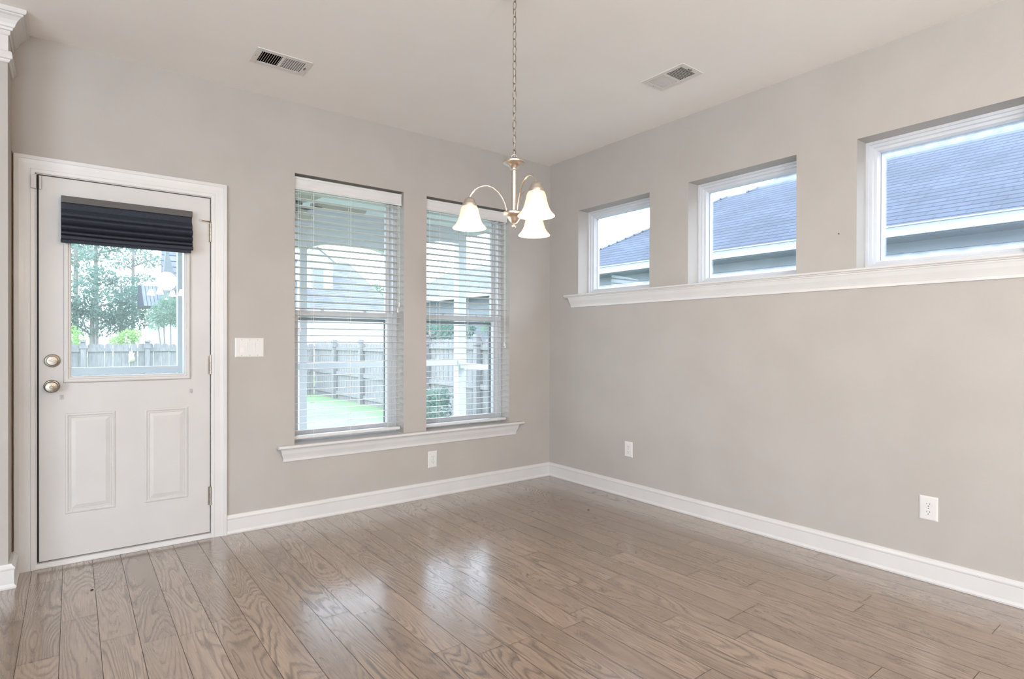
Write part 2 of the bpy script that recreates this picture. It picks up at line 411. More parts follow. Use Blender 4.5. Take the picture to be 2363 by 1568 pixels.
# jamb and stop
mb = MB()
mb.box(-3.515,-3.5055,-0.001,TL-0.01,0.0,2.048); mb.box(-2.6985,-2.692,-0.001,TL-0.01,0.0,2.048); mb.box(-3.515,-2.692,-0.001,TL-0.01,2.040,2.048)
mb.box(-3.5055,-3.488,0.052,0.09,0.03,2.04); mb.box(-2.72,-2.6985,0.052,0.09,0.03,2.04); mb.box(-3.5055,-2.6985,0.052,0.09,2.02,2.04)
tag(mb.build('trim_6', m_trim), kind='structure')
mb = MB()
mb.prism([(-0.014,0.0),(0.11,0.0),(0.11,0.030),(0.03,0.030),(0.0,0.024),(-0.014,0.010)], lambda p, a: (a, p[0], p[1]), -3.519, -2.688)
tag(mb.build('trim_7', m_trim, bevel=0.002), kind='structure')
mb = MB(); mb.box(-3.497,-2.703,0.014,0.046,0.0302,0.0338); mb.box(-3.5053,-3.4975,0.012,0.050,0.034,2.038)  # bottom weatherstrip, plus a black strip that paints the left gap's shade
DX0, DX1, DZ0, DZ1 = -3.4970, -2.7030, 0.034, 2.035
door = tag(empty('door_1', ((DX0+DX1)/2, 0.02, DZ0)), kind='structure')
mb.build('weatherstrip_and_gap_shade', m_blackstrip, door)
GX0, GX1, GZ0, GZ1 = -3.368, -2.836, 0.986, 1.905
mb = MB(); wall_cells(mb, DX0, DX1, DZ0, DZ1, [(GX0-0.006, GX1+0.006, GZ0-0.006, GZ1+0.006)], 0.003, 0.047, 'Y')
mb.build('door_slab', m_door, door)
mb = MB()
rect_frame(mb, GX0, GX1, GZ0, GZ1, [(-0.004,-0.03),(-0.004,0.002),(0.000,0.006),(0.007,0.007),(0.010,0.012),(0.020,0.013),(0.026,0.010),(0.028,0.004),(0.030,-0.003)], mapY)
mb.build('glazing_frame', m_door, door)
mb = MB(); rect_frame(mb, GX0, GX1, GZ0, GZ1, [(-0.004,-0.062),(-0.004,-0.040),(0.03,-0.040),(0.03,-0.062),(-0.004,-0.062)], mapY)
mb.build('outer_glazing_frame', m_vinyl, door)
mb = MB(); mb.box(GX0-0.005,GX1+0.005,0.0135,0.0155,GZ0-0.005,GZ1+0.005); mb.box(GX0-0.005,GX1+0.005,0.0290,0.0310,GZ0-0.005,GZ1+0.005)
mb.build('glass_pane', m_glass, door)
for (a0, a1) in ((-3.391,-3.170), (-3.037,-2.817)):
    z0, z1 = 0.262, 0.796
    mb = MB()
    pr = [(0,-0.003),(-0.001,0.000),(-0.005,0.0025),(-0.011,0.003),(-0.014,0.0005),(-0.017,-0.0005),(-0.019,0.0015),(-0.024,0.0015),(-0.026,-0.0015),(-0.045,0.0035)]
    rect_frame(mb, a0, a1, z0, z1, pr, lambda a, z, h: (a, -(h-0.0015), z))
    w = 0.045; mb.add([mapY(a0+w,z0+w,0.002),mapY(a1-w,z0+w,0.002),mapY(a1-w,z1-w,0.002),mapY(a0+w,z1-w,0.002)], [(0,1,2,3)])
    mb.build('raised_panel', m_door, door)
# deadbolt
db = MB(); db.lathe([(0.034,0),(0.034,0.006),(0.031,0.012),(0.024,0.014),(0.022,0.018),(0.012,0.019),(0.001,0.019)], (-3.443,0.003,1.076), 40, 'y')
dbo = db.build('deadbolt', m_nickel, door, smooth=True)
tb = MB(); tb.prism([(-0.017,0.003),(-0.010,0.006),(0.0,0.0055),(0.016,0.001),(0.019,-0.003),(0.010,-0.005),(0.0,-0.0045),(-0.015,-0.001)], lambda p, a: (-3.443+p[0], 0.003-a, 1.076+p[1]), 0.018, 0.031)
t_ = tb.build('thumb_turn', m_nickel, dbo, bevel=0.001); t_.matrix_parent_inverse = Matrix.Translation(-door.location)
t_.parent = dbo
# knob
kb = MB(); kb.lathe([(0.034,0),(0.034,0.004),(0.030,0.009),(0.016,0.011),(0.0125,0.016),(0.0125,0.030),(0.018,0.036),(0.026,0.042),(0.0290,0.050),(0.0285,0.058),(0.024,0.064),(0.012,0.0665),(0.001,0.067)], (-3.4455,0.003,0.942), 44, 'y')
kbo = kb.build('door_knob', m_nickel, door, smooth=True)
lb = MB(); lb.lathe([(0.0085,0.0655),(0.0085,0.0685),(0.0070,0.070),(0.0005,0.070)], (-3.4455,0.003,0.942), 24, 'y'); lb.box(-3.4515,-3.4395,-0.073,-0.066,0.9405,0.9435)
l_ = lb.build('lock_button', m_chain, kbo)
for o_ in (t_, l_): o_.matrix_parent_inverse = Matrix.Identity(4)
# hinges
for zz in (1.830, 1.038, 0.252):
    hb = MB()
    for j in range(5):
        z0 = zz-0.055+j*0.022
        hb.lathe([(0.0068,0),(0.0068,0.0208)], (-2.7010,-0.0065,z0), 14, 'z')
    hb.box(-2.7135,-2.7060,-0.0005,0.0035,zz-0.055,zz+0.054); hb.lathe([(0.0045,0),(0.0045,0.005)], (-2.7010,-0.0065,zz+0.0555), 12, 'z')
    hb.build('hinge', m_nickel, door)
# hinge pin door stop
mb = MB()
mb.tube([(-2.7010,-0.009,1.894),(-2.720,-0.020,1.894),(-2.752,-0.034,1.892)], [0.0045,0.003,0.003], 10)
mb.lathe([(0.007,0),(0.007,0.004),(0.004,0.006)], (-2.7010,-0.0065,1.890), 14, 'z')
st = tag(mb.build('hinge_stop', m_brass, smooth=True), 'small brass hinge-pin door stop on the top hinge of the white door', 'door stop')
mb = MB(); mb.tube([(-2.752,-0.034,1.892),(-2.766,-0.040,1.8915)], [0.0055,0.0075], 12); mb.build('rubber_tip', m_clear, st)

# ------------------------------------------------------------------ windows in the door wall
for i, (a0, a1) in enumerate(WL):
    z0, z1 = 0.508, WLZ[1]
    w = tag(empty('window_%d' % (i+1), ((a0+a1)/2, 0.16, z0)), kind='structure')
    mb = MB(); rect_frame(mb, a0, a1, z0, z1, [(0,-0.235),(0,-0.115),(-0.012,-0.115),(-0.014,-0.122),(-0.028,-0.122),(-0.030,-0.135),(-0.030,-0.235)], mapY)
    mb.build('window_frame', m_vinyl, w)
    zm = 1.348
    ob = MB(); rect_frame(ob, a0+0.030, a1-0.030, zm+0.004, z1-0.030, [(0,-0.205),(0,-0.175),(-0.026,-0.175),(-0.030,-0.182),(-0.030,-0.205)], mapY)
    us = ob.build('upper_sash', m_vinyl, w)
    ob = MB(); ob.box(a0+0.058, a1-0.058, 0.189, 0.192, zm+0.03, z1-0.058); g = ob.build('glass_pane', m_glass, us)
    ob = MB(); rect_frame(ob, a0+0.030, a1-0.030, z0+0.030, zm+0.040, [(0,-0.170),(0,-0.138),(-0.030,-0.138),(-0.036,-0.145),(-0.036,-0.170)], mapY)
    ob.box(a0+0.03, a1-0.03, 0.132, 0.140, zm+0.034, zm+0.044)
    ls = ob.build('lower_sash', m_vinyl, w)
    ob = MB(); ob.box(a0+0.064, a1-0.064, 0.153, 0.156, z0+0.066, zm+0.006); g2 = ob.build('glass_pane', m_glass, ls)
    ob = MB(); rect_frame(ob, a0+0.034, a1-0.034, z0+0.034, zm, [(0,-0.232),(0,-0.222),(-0.020,-0.222),(-0.020,-0.232),(0,-0.232)], mapY)
    ob.build('screen_frame', mat('grey_screen_frame', (0.22,0.24,0.25), 0.5) if i == 0 else bpy.data.materials['grey_screen_frame'], w)
    for fx in (0.30, 0.70):
        cx = a0 + (a1-a0)*fx
        ob = MB(); ob.box(cx-0.022, cx+0.022, 0.146, 0.168, zm+0.040, zm+0.046); ob.lathe([(0.009,0),(0.009,0.012)], (cx,0.156,zm+0.046), 14, 'z')
        ob.prism([(-0.020,0.0),(0.006,0.006),(0.010,-0.006),(-0.018,-0.006)], lambda p, a: (cx+p[0], 0.152+p[1], a), zm+0.052, zm+0.059)
        ob.build('sash_lock', m_vinyl, ls)
    for o_ in (g, g2): o_.matrix_parent_inverse = Matrix.Identity(4)
    for o_ in ls.children: o_.matrix_parent_inverse = Matrix.Identity(4)

# stool and apron under the two tall windows
mb = MB()
mb.box(-2.207, -0.449, -0.001, 0.118, 0.486, 0.508)
mb.prism([(0.0,0.486),(-0.040,0.486),(-0.046,0.489),(-0.049,0.494),(-0.049,0.500),(-0.046,0.505),(-0.040,0.508),(0.0,0.508)], lambda p, a: (a, p[0], p[1]), -2.317, -0.319)
tag(mb.build('trim_8', m_trim), kind='structure')
def apron(mb, a0, a1, ztop, mp, h=0.086):
    pr = [(0,0),(0.030,0),(0.030,-0.006),(0.027,-0.012),(0.022,-0.032),(0.015,-0.050),(0.011,-0.062),(0.0105,-0.066),(0.009,-0.067),(0.009,-0.083),(0.007,-h),(0,-h)]
    k = len(pr)
    # mitred returns: ends lean in with the projection
    A = [mp(a0-0+ (0.030-d)*0.9, ztop+z, d) for d, z in pr]; B = [mp(a1-(0.030-d)*0.9, ztop+z, d) for d, z in pr]
    mb.add(A+B, [(i,(i+1)%k,k+(i+1)%k,k+i) for i in range(k)] + [tuple(range(k)), tuple(range(k,2*k))])
mb = MB(); apron(mb, -2.300, -0.362, 0.486, mapY)
tag(mb.build('trim_9', m_trim), kind='structure')

# ------------------------------------------------------------------ high windows
for i, (b0, b1) in enumerate(WR):
    z0, z1 = 1.576, WRZ[1]
    w = tag(empty('window_%d' % (i+3), (0.16, (b0+b1)/2, z0)), kind='structure')
    mb = MB(); rect_frame(mb, b0, b1, z0, z1, [(0,-0.215),(0,-0.113),(-0.014,-0.113),(-0.016,-0.122),(-0.030,-0.124),(-0.034,-0.134),(-0.048,-0.137),(-0.052,-0.150),(-0.056,-0.158),(-0.056,-0.19),(-0.03,-0.215)], mapX)
    mb.build('window_frame', m_vinyl, w)
    mb = MB(); mb.box(0.170, 0.173, b0+0.054, b1-0.054, z0+0.030, z1-0.048)
    mb.build('glass_pane', m_glass_haze, w)
    mb = MB(); rect_frame(mb, b0+0.056, b1-0.056, z0+0.032, z1-0.050, [(0,-0.166),(0,-0.170),(-0.0025,-0.170),(-0.0025,-0.166),(0,-0.166)], mapX)
    mb.build('glazing_bead', m_blackstrip if i == 9 else mat('grey_gasket', (0.25,0.26,0.28), 0.5) if i == 0 else bpy.data.materials['grey_gasket'], w)
mb = MB()
for (b0, b1) in WR: mb.box(-0.001, 0.118, b0, b1, 1.556, 1.578)
mb.prism([(0.0,1.556),(0.034,1.556),(0.037,1.559),(0.037,1.562),(0.041,1.564),(0.045,1.568),(0.045,1.573),(0.041,1.578),(0.0,1.578)], lambda p, a: (-p[0], a, p[1]), -5.0, -0.226)
tag(mb.build('trim_10', m_trim), kind='structure')
mb = MB(); apron(mb, -5.0, -0.262, 1.556, mapX, 0.083)
tag(mb.build('trim_11', m_trim), kind='structure')

# ------------------------------------------------------------------ blinds
def blind(a0, a1, label, bottom, cords):
    root = empty('window_blind', ((a0+a1)/2, 0.05, bottom))
    tag(root, label, 'blind', 'open white slatted blinds in the two tall windows')
    zt = 2.264
    mb = MB(); mb.prism([(0.016,zt),(0.014,zt-0.004),(0.016,zt-0.012),(0.019,zt-0.016),(0.019,zt-0.072),(0.015,zt-0.078),(0.016,zt-0.084),(0.024,zt-0.084),(0.024,zt)], lambda p, a: (a, p[0], p[1]), a0+0.003, a1-0.010)
    mb.box(a0+0.003, a0+0.009, 0.018, 0.06, zt-0.084, zt); mb.box(a1-0.016, a1-0.010, 0.018, 0.06, zt-0.084, zt)
    mb.build('valance', m_blind, root, bevel=0.001)
    mb = MB(); mb.box(a0+0.01, a1-0.018, 0.028, 0.078, zt-0.045, zt-0.002); mb.build('headrail', m_blind, root)
    mb = MB(); z = zt-0.094; zs = []
    ang = math.radians(4.5)
    while z > bottom+0.045:
        zs.append(z)
        for q in range(4):
            pass
        pr = []
        for s_ in (-1, -0.5, 0, 0.5, 1): pr.append((0.052+s_*0.025*math.cos(ang), z - s_*0.025*math.sin(ang) + 0.0022*(1-s_*s_)+0.0011))
        for s_ in (1, 0.5, 0, -0.5, -1): pr.append((0.052+s_*0.025*math.cos(ang), z - s_*0.025*math.sin(ang) + 0.0022*(1-s_*s_)-0.0011))
        mb.prism(pr, lambda p, a: (a, p[0], p[1]), a0+0.008, a1-0.014)
        z -= 0.0452
    mb.build('slats', m_blind, root)
    mb = MB(); mb.prism([(0.027,bottom+0.006),(0.031,bottom),(0.073,bottom),(0.077,bottom+0.006),(0.077,bottom+0.016),(0.073,bottom+0.021),(0.031,bottom+0.021),(0.027,bottom+0.016)], lambda p, a: (a, p[0], p[1]), a0+0.008, a1-0.014)
    mb.build('bottom_rail', m_blind, root)
    for fx in (0.17, 0.5, 0.86):
        cx = a0+(a1-a0)*fx; mb = MB()
        mb.tube([(cx,0.0255,zt-0.05),(cx,0.0255,bottom+0.01)], 0.0007, 5); mb.tube([(cx,0.0785,zt-0.05),(cx,0.0785,bottom+0.01)], 0.0007, 5)
        mb.tube([(cx+0.006,0.0515,zt-0.05),(cx+0.006,0.0515,bottom+0.01)], 0.0008, 5)
        for z in zs: mb.tube([(cx,0.0255,z-0.001),(cx,0.0785,z-0.005)], 0.0005, 4)
        # little knot under the rail
        mb.tube([(cx-0.006,0.026,bottom+0.004),(cx,0.0245,bottom-0.004),(cx+0.008,0.026,bottom+0.003)], 0.001, 5)
        mb.build('ladder_cord', m_cord, root)
    for (cx, zl) in cords:
        mb = MB(); mb.tube([(cx,0.022,zt-0.08),(cx+0.001,0.020,zl)], 0.0009, 5); c = mb.build('pull_cord', m_cord, root)
        mb = MB(); mb.lathe([(0.0015,0.0),(0.0035,-0.002),(0.0045,-0.008),(0.0038,-0.016),(0.0062,-0.024),(0.0066,-0.032),(0.004,-0.035)], (cx+0.001,0.020,zl), 14, 'z')
        t = mb.build('tassel', m_plate, c, smooth=True); t.matrix_parent_inverse = Matrix.Identity(4)
    return root
blind(*WL[0], 'open white slatted blind in the tall window nearer the door', 0.533, [(-2.178,1.262),(-2.166,1.278),(-1.452,1.470),(-1.463,1.428)])
blind(*WL[1], 'open white slatted blind in the tall window nearer the room corner', 0.526, [(-1.200,1.270),(-1.192,1.255),(-0.487,1.180),(-0.478,1.165)])

# ------------------------------------------------------------------ roman shade on the door
rs = tag(empty('roman_shade', (-3.105, -0.03, 1.69)), 'dark charcoal roman shade folded up at the top of the white door', 'shade')
mb = MB(); mb.box(-3.406, -2.803, -0.046, 0.003, 1.902, 1.937); mb.build('headrail', m_shaderail, rs, bevel=0.002)
fp = [(0.034,1.903),(0.030,1.893),(0.029,1.880),(0.033,1.868),(0.042,1.856),(0.047,1.845),(0.046,1.834),(0.040,1.828),(0.050,1.824),(0.059,1.816),(0.061,1.807),(0.055,1.797),(0.040,1.790),(0.048,1.785),(0.058,1.778),(0.060,1.769),(0.052,1.760),(0.040,1.756),(0.050,1.752),(0.058,1.746),(0.058,1.737),(0.046,1.731),(0.058,1.728),(0.066,1.7245),(0.067,1.712),(0.064,1.708),(0.050,1.7075)]
def fabric(prof, x0, x1, ny=14):
    prof = [(0.036+(d-0.036)*1.45, z) for d, z in prof]
    m_ = MB(); k = len(prof); nx = ny
    rws = []
    for i in range(nx+1):
        a = x0+(x1-x0)*i/nx; sag = 0.0025*math.sin(PI*i/nx)
        rws.append([(a, -d, z - sag*(1.9-z)*6) for d, z in prof] + [(a, -d+0.004, z-sag*(1.9-z)*6) for d, z in reversed(prof)])
    vs = [p for r in rws for p in r]; kk = 2*k
    fs = [(i*kk+j, i*kk+(j+1)%kk, (i+1)*kk+(j+1)%kk, (i+1)*kk+j) for i in range(nx) for j in range(kk)]
    fs += [tuple(range(kk)), tuple(range(nx*kk,(nx+1)*kk))]
    m_.add(vs, fs); return m_
fabric(fp, -3.4065, -2.8035).build('fabric', m_shadefab, rs, smooth=True)
mb = MB(); mb.box(-3.4065, -2.8075, -0.030, 0.003, 1.80, 1.903); mb.build('backing', m_shadefab, rs)
mb = MB(); mb.prism([(0.047,1.708),(0.062,1.707),(0.063,1.692),(0.047,1.690)], lambda p, a: (a, -p[0], p[1]), -3.408, -2.812); mb.build('bottom_bar', m_shadefab, rs, bevel=0.001)

# ------------------------------------------------------------------ chandelier
CX, CY = -1.8200, -1.8400
ch = tag(empty('chandelier', (CX, CY, 1.68)), 'brushed nickel three-arm chandelier with lit frosted glass bell shades hanging on a chain', 'chandelier')
def C3(x, y, z): return (CX+x, CY+y, z)
mb = MB(); mb.lathe([(0.0625,2.7399),(0.0625,2.734),(0.058,2.728),(0.045,2.720),(0.022,2.715),(0.012,2.713),(0.010,2.706),(0.001,2.705)], (CX,CY,0), 48); mb.build('canopy', m_canopy, ch, smooth=True)
pitch_l = 0.0325; z = 2.700; k = 0
nl = 22
for k in range(nl):
    zc = 2.694 - k*pitch_l - 0.006
    if zc < 1.985: break
    ang = math.radians((-32 if k % 2 else 52) + random.uniform(-9, 9)) + yaw*-1
    pts = []
    hw, hl = 0.0082, 0.0185
    for q in range(16):
        t = 2*PI*q/16
        sx = hw*math.copysign(abs(math.cos(t))**0.85, math.cos(t)); sz = hl*math.copysign(abs(math.sin(t))**0.9, math.sin(t))
        pts.append(C3(sx*math.cos(ang), sx*math.sin(ang), zc+sz))
    mb = MB(); mb.ring(pts, 0.0015, 8); mb.build('chain_link', m_chain, ch, smooth=True)
mb = MB()
mb.tube([C3(0.002*math.sin(i*1.7), 0.002*math.cos(i*2.3), 2.71-i*0.0365) for i in range(21)], 0.0013, 6); mb.build('lamp_wire', mat('clear_wire', (0.45,0.40,0.33), 0.4), ch)
mb = MB(); pts = []
for q in range(18):
    t = 2*PI*q/18; a = -yaw; pts.append(C3(0.0115*math.cos(t)*math.cos(a), 0.0115*math.cos(t)*math.sin(a), 1.992+0.0115*math.sin(t)))
mb.ring(pts, 0.0018, 8); mb.build('hanging_loop', m_warmnickel, ch, smooth=True)
mb = MB(); mb.lathe([(0.001,1.987),(0.012,1.986),(0.024,1.984),(0.036,1.981),(0.044,1.977),(0.0485,1.971),(0.0480,1.965),(0.041,1.960),(0.030,1.956),(0.023,1.950),(0.0195,1.942),(0.0155,1.937),(0.0155,1.934),(0.0125,1.932),(0.0125,1.748)], (CX,CY,0), 48)
mb.build('stem', m_warmnickel, ch, smooth=True)
mb = MB(); mb.lathe([(0.012,1.750),(0.047,1.750),(0.051,1.746),(0.051,1.741),(0.046,1.734),(0.034,1.729),(0.029,1.724),(0.022,1.714),(0.016,1.706),(0.010,1.701),(0.004,1.699),(0.008,1.697),(0.0098,1.691),(0.008,1.685),(0.003,1.682),(0.0005,1.682)], (CX,CY,0), 48)
mb.build('hub_dish', m_warmnickel, ch, smooth=True)
fh = Vector((fw.x, fw.y, 0)).normalized(); rh = Vector((rt.x, rt.y, 0)).normalized()

def shade_material():
    m = bpy.data.materials.new('frosted_glass_shade'); m.use_nodes = True; m.node_tree.nodes.clear()
    out = N(m, 'ShaderNodeOutputMaterial'); tl = N(m, 'ShaderNodeBsdfTranslucent'); df = N(m, 'ShaderNodeBsdfDiffuse'); gl = N(m, 'ShaderNodeBsdfGlossy')
    nz = N(m, 'ShaderNodeTexNoise'); nz.inputs['Scale'].default_value = 14; t = N(m, 'ShaderNodeTexCoord'); L(m, t.outputs['Object'], nz.inputs['Vector'])
    rp = N(m, 'ShaderNodeValToRGB'); rp.color_ramp.elements[0].color = (0.80,0.69,0.56,1); rp.color_ramp.elements[1].color = (0.86,0.78,0.68,1); L(m, nz.outputs['Fac'], rp.inputs[0])
    L(m, rp.outputs[0], tl.inputs['Color']); L(m, rp.outputs[0], df.inputs['Color']); gl.inputs['Roughness'].default_value = 0.25
    a = N(m, 'ShaderNodeMixShader'); a.inputs[0].default_value = 0.62; L(m, tl.outputs[0], a.inputs[1]); L(m, df.outputs[0], a.inputs[2])
    b = N(m, 'ShaderNodeMixShader'); b.inputs[0].default_value = 0.05; L(m, a.outputs[0], b.inputs[1]); L(m, gl.outputs[0], b.inputs[2])
    em = N(m, 'ShaderNodeEmission'); em.inputs['Color'].default_value = (1,0.80,0.58,1); em.inputs['Strength'].default_value = 0.12
    c = N(m, 'ShaderNodeAddShader'); L(m, b.outputs[0], c.inputs[0]); L(m, em.outputs[0], c.inputs[1])
    L(m, c.outputs[0], out.inputs[0]); return m
m_shade = shade_material()
def emis(name, col, st):
    m = bpy.data.materials.new(name); m.use_nodes = True; m.node_tree.nodes.clear()
    o = N(m, 'ShaderNodeOutputMaterial'); e = N(m, 'ShaderNodeEmission'); e.inputs[0].default_value = (*col, 1); e.inputs[1].default_value = st
    L(m, e.outputs[0], o.inputs[0]); return m
m_bulb = emis('lit_bulb', (1.0, 0.82, 0.60), 4)
def point(name, loc, power, col, r, parent=None):
    d = bpy.data.lights.new(name, 'POINT'); d.energy = power; d.color = col; d.shadow_soft_size = r
    o = bpy.data.objects.new(name, d); COL.objects.link(o); o.location = loc
    return o
# (rightwards, away-from-camera) offsets of the three shades
for (ox, oz, tx) in ((-0.198, 0.030, 0.0), (0.088, -0.218, 0.0), (0.096, 0.198, 0.0)):
    p = rh*ox + fh*oz; r = p.length; u = p.normalized()
    def P(rad, z): return C3(u.x*rad, u.y*rad, z)
    path = [(0.032,1.748),(0.034,1.765),(0.040,1.788),(0.052,1.815),(0.070,1.840),(0.092,1.860),(0.115,1.870),(0.138,1.8705),(0.160,1.864),(0.178,1.853),(0.190,1.840),(0.197,1.828),(0.200,1.816)]
    s = r/0.2
    mb = MB(); mb.tube([P(a*s, z) for a, z in path], 0.0046, 12); arm = mb.build('arm', m_warmnickel, ch, smooth=True)
    c = P(r, 0)
    mb = MB(); mb.lathe([(0.007,1.822),(0.012,1.821),(0.019,1.816),(0.0235,1.808),(0.0255,1.800),(0.0265,1.797),(0.031,1.795),(0.0325,1.789),(0.0325,1.781),(0.030,1.779)], c, 36)
    mb.build('socket_cup', m_warmnickel, ch, smooth=True)
    pr = [(0.0285,1.786),(0.034,1.781),(0.0385,1.770),(0.0425,1.752),(0.047,1.733),(0.053,1.716),(0.061,1.702),(0.070,1.692),(0.0755,1.686),(0.0745,1.684)]
    inn = [(rr_-0.003, zz-0.0005) for rr_, zz in reversed(pr)]
    mb = MB(); mb.lathe(pr+inn, c, 48, closed=True); mb.build('glass_shade', m_shade, ch, smooth=True)
    mb = MB(); mb.lathe([(0.010,1.775),(0.013,1.765),(0.022,1.742),(0.027,1.722),(0.0285,1.708),(0.026,1.694),(0.018,1.684),(0.008,1.679),(0.0005,1.678)], c, 28)
    mb.build('light_bulb', m_bulb, ch, smooth=True)
    point('bulb_light', (c[0], c[1], 1.655), 7.5, (1.0, 0.78, 0.56), 0.05)

# ------------------------------------------------------------------ vents
def vent(x0, x1, y0, y1, along, label, dark_first, lever):
    root = tag(empty('ceiling_vent', ((x0+x1)/2, (y0+y1)/2, H-0.006)), label, 'vent', 'white ceiling air vents')
    cx, cy = (x0+x1)/2, (y0+y1)/2
    Ln, Wd = (x1-x0, y1-y0) if along == 'x' else (y1-y0, x1-x0)
    def P(a, b, z): return (cx+a, cy+b, z) if along == 'x' else (cx+b, cy+a, z)
    def bx(m_, a0, a1, b0, b1, z0, z1):
        p, q = P(a0,b0,z0), P(a1,b1,z1); m_.box(p[0],q[0],p[1],q[1],p[2],q[2])
    mb = MB(); hb = Wd/2-0.031; g = 0.008; ae = Ln/2-0.034
    zt, zb = H-0.0004, H-0.0045
    bx(mb,-Ln/2,-ae,-Wd/2,Wd/2,zb,zt); bx(mb,ae,Ln/2,-Wd/2,Wd/2,zb,zt); bx(mb,-ae,ae,-Wd/2,-hb,zb,zt); bx(mb,-ae,ae,hb,Wd/2,zb,zt); bx(mb,-g,g,-hb,hb,zb,zt)
    mb.build('vent_frame', m_ventw, root, bevel=0.002)
    mb = MB(); nb = 9
    for side in (-1, 1):
        lo, hi = (g, ae) if side > 0 else (-ae, -g)
        st = (hi-lo)/nb
        for i in range(nb):
            c = lo+(i+0.5)*st; lean = -side*0.0052 
            q = [(c-0.0008, zb), (c+0.0008, zb), (c+0.0008+lean*1.0, zb+0.011), (c-0.0008+lean*1.0, zb+0.011)]
            vs = [P(a, -hb, z) for a, z in q]+[P(a, hb, z) for a, z in q]
            mb.add(vs, [(0,1,5,4),(1,2,6,5),(2,3,7,6),(3,0,4,7),(0,3,2,1),(4,5,6,7)])
    mb.build('louvers', m_ventw, root)
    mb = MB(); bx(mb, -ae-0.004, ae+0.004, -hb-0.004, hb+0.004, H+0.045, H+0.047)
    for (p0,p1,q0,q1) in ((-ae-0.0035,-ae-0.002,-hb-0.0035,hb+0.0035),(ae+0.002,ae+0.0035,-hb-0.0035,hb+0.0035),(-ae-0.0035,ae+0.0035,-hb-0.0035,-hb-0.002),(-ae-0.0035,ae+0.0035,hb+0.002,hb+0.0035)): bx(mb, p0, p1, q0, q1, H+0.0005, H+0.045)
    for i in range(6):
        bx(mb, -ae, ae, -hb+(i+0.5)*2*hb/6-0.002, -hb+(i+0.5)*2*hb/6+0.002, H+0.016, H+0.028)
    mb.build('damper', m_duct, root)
    mb = MB(); bx(mb, lever*(ae+0.012)-0.002, lever*(ae+0.012)+0.002, -0.02, 0.012, zb-0.004, zb); mb.build('lever', m_chain, root)
    for s in (-1, 1):
        mb = MB(); p = P(s*(Ln/2-0.014), 0, zb-0.001); mb.lathe([(0.0032,0),(0.0032,0.0014)], p, 12); mb.build('screw', m_nickel, root)
vent(*V1, 'x', 'white ceiling air vent near the wall with the door', True, 1)
vent(*V2, 'y', 'white ceiling air vent near the wall with the high windows', True, -1)

# ------------------------------------------------------------------ outlets and switch
def outlet(a, z, w, h, mp, label):
    loc = mp(a, z, 0.003); root = tag(empty('wall_outlet', loc), label, 'outlet', 'white duplex wall outlets')
    mb = MB(); b = 0.006
    v = [mp(a-w/2,z-h/2,0.0004),mp(a+w/2,z-h/2,0.0004),mp(a+w/2,z+h/2,0.0004),mp(a-w/2,z+h/2,0.0004),
         mp(a-w/2,z-h/2,0.003),mp(a+w/2,z-h/2,0.003),mp(a+w/2,z+h/2,0.003),mp(a-w/2,z+h/2,0.003),
         mp(a-w/2+b,z-h/2+b,0.0065),mp(a+w/2-b,z-h/2+b,0.0065),mp(a+w/2-b,z+h/2-b,0.0065),mp(a-w/2+b,z+h/2-b,0.0065)]
    mb.add(v, [(0,1,5,4),(1,2,6,5),(2,3,7,6),(3,0,4,7),(4,5,9,8),(5,6,10,9),(6,7,11,10),(7,4,8,11),(8,9,10,11),(0,3,2,1)])
    mb.build('cover_plate', m_plate, root)
    for s in (-1, 1):
        zc = z+s*0.0195; mb = MB(); pts = []
        for q in range(28):
            t = 2*PI*q/28; x, y = 0.0170*math.cos(t), 0.0170*math.sin(t); y = max(-0.0142, min(0.0142, y)); pts.append((x, y))
        k = len(pts)
        mb.add([mp(a+x, zc+y, 0.0064) for x, y in pts]+[mp(a+x*0.97, zc+y*0.97, 0.0082) for x, y in pts], [(i,(i+1)%k,k+(i+1)%k,k+i) for i in range(k)]+[tuple(range(k,2*k))])
        rc = mb.build('receptacle', m_plate, root)
        mb = MB()
        for dx, hh in ((-0.0065,0.0040),(0.0065,0.0032)):
            p, q = mp(a+dx-0.0009, zc+0.003-hh, 0.0080), mp(a+dx+0.0009, zc+0.003+hh, 0.0086); mb.box(p[0],q[0],p[1],q[1],p[2],q[2])
        pts = [(0.0024*math.cos(2*PI*q/12), 0.0024*math.sin(2*PI*q/12)-0.0080) for q in range(12)]
        mb.add([mp(a+x, zc+y, 0.0086) for x, y in pts], [tuple(range(12))])
        sl = mb.build('slots', m_slot, rc); sl.matrix_parent_inverse = Matrix.Identity(4)
    mb = MB(); pts = [(0.0025*math.cos(2*PI*q/12), 0.0025*math.sin(2*PI*q/12)) for q in range(12)]
    mb.add([mp(a+x, z+y, 0.0064) for x, y in pts]+[mp(a+x*.8, z+y*.8, 0.0075) for x, y in pts], [(i,(i+1)%12,12+(i+1)%12,12+i) for i in range(12)]+[tuple(range(12,24))])
    mb.build('screw', m_nickel, root)
outlet(-1.181, 0.285, 0.076, 0.124, mapY, 'white duplex outlet on the wall below the two tall windows')
outlet(-0.914, 0.366, 0.078, 0.117, mapX, 'white duplex outlet on the right wall nearer the room corner')
outlet(-2.842, 0.363, 0.079, 0.118, mapX, 'white duplex outlet at the right end of the right wall')

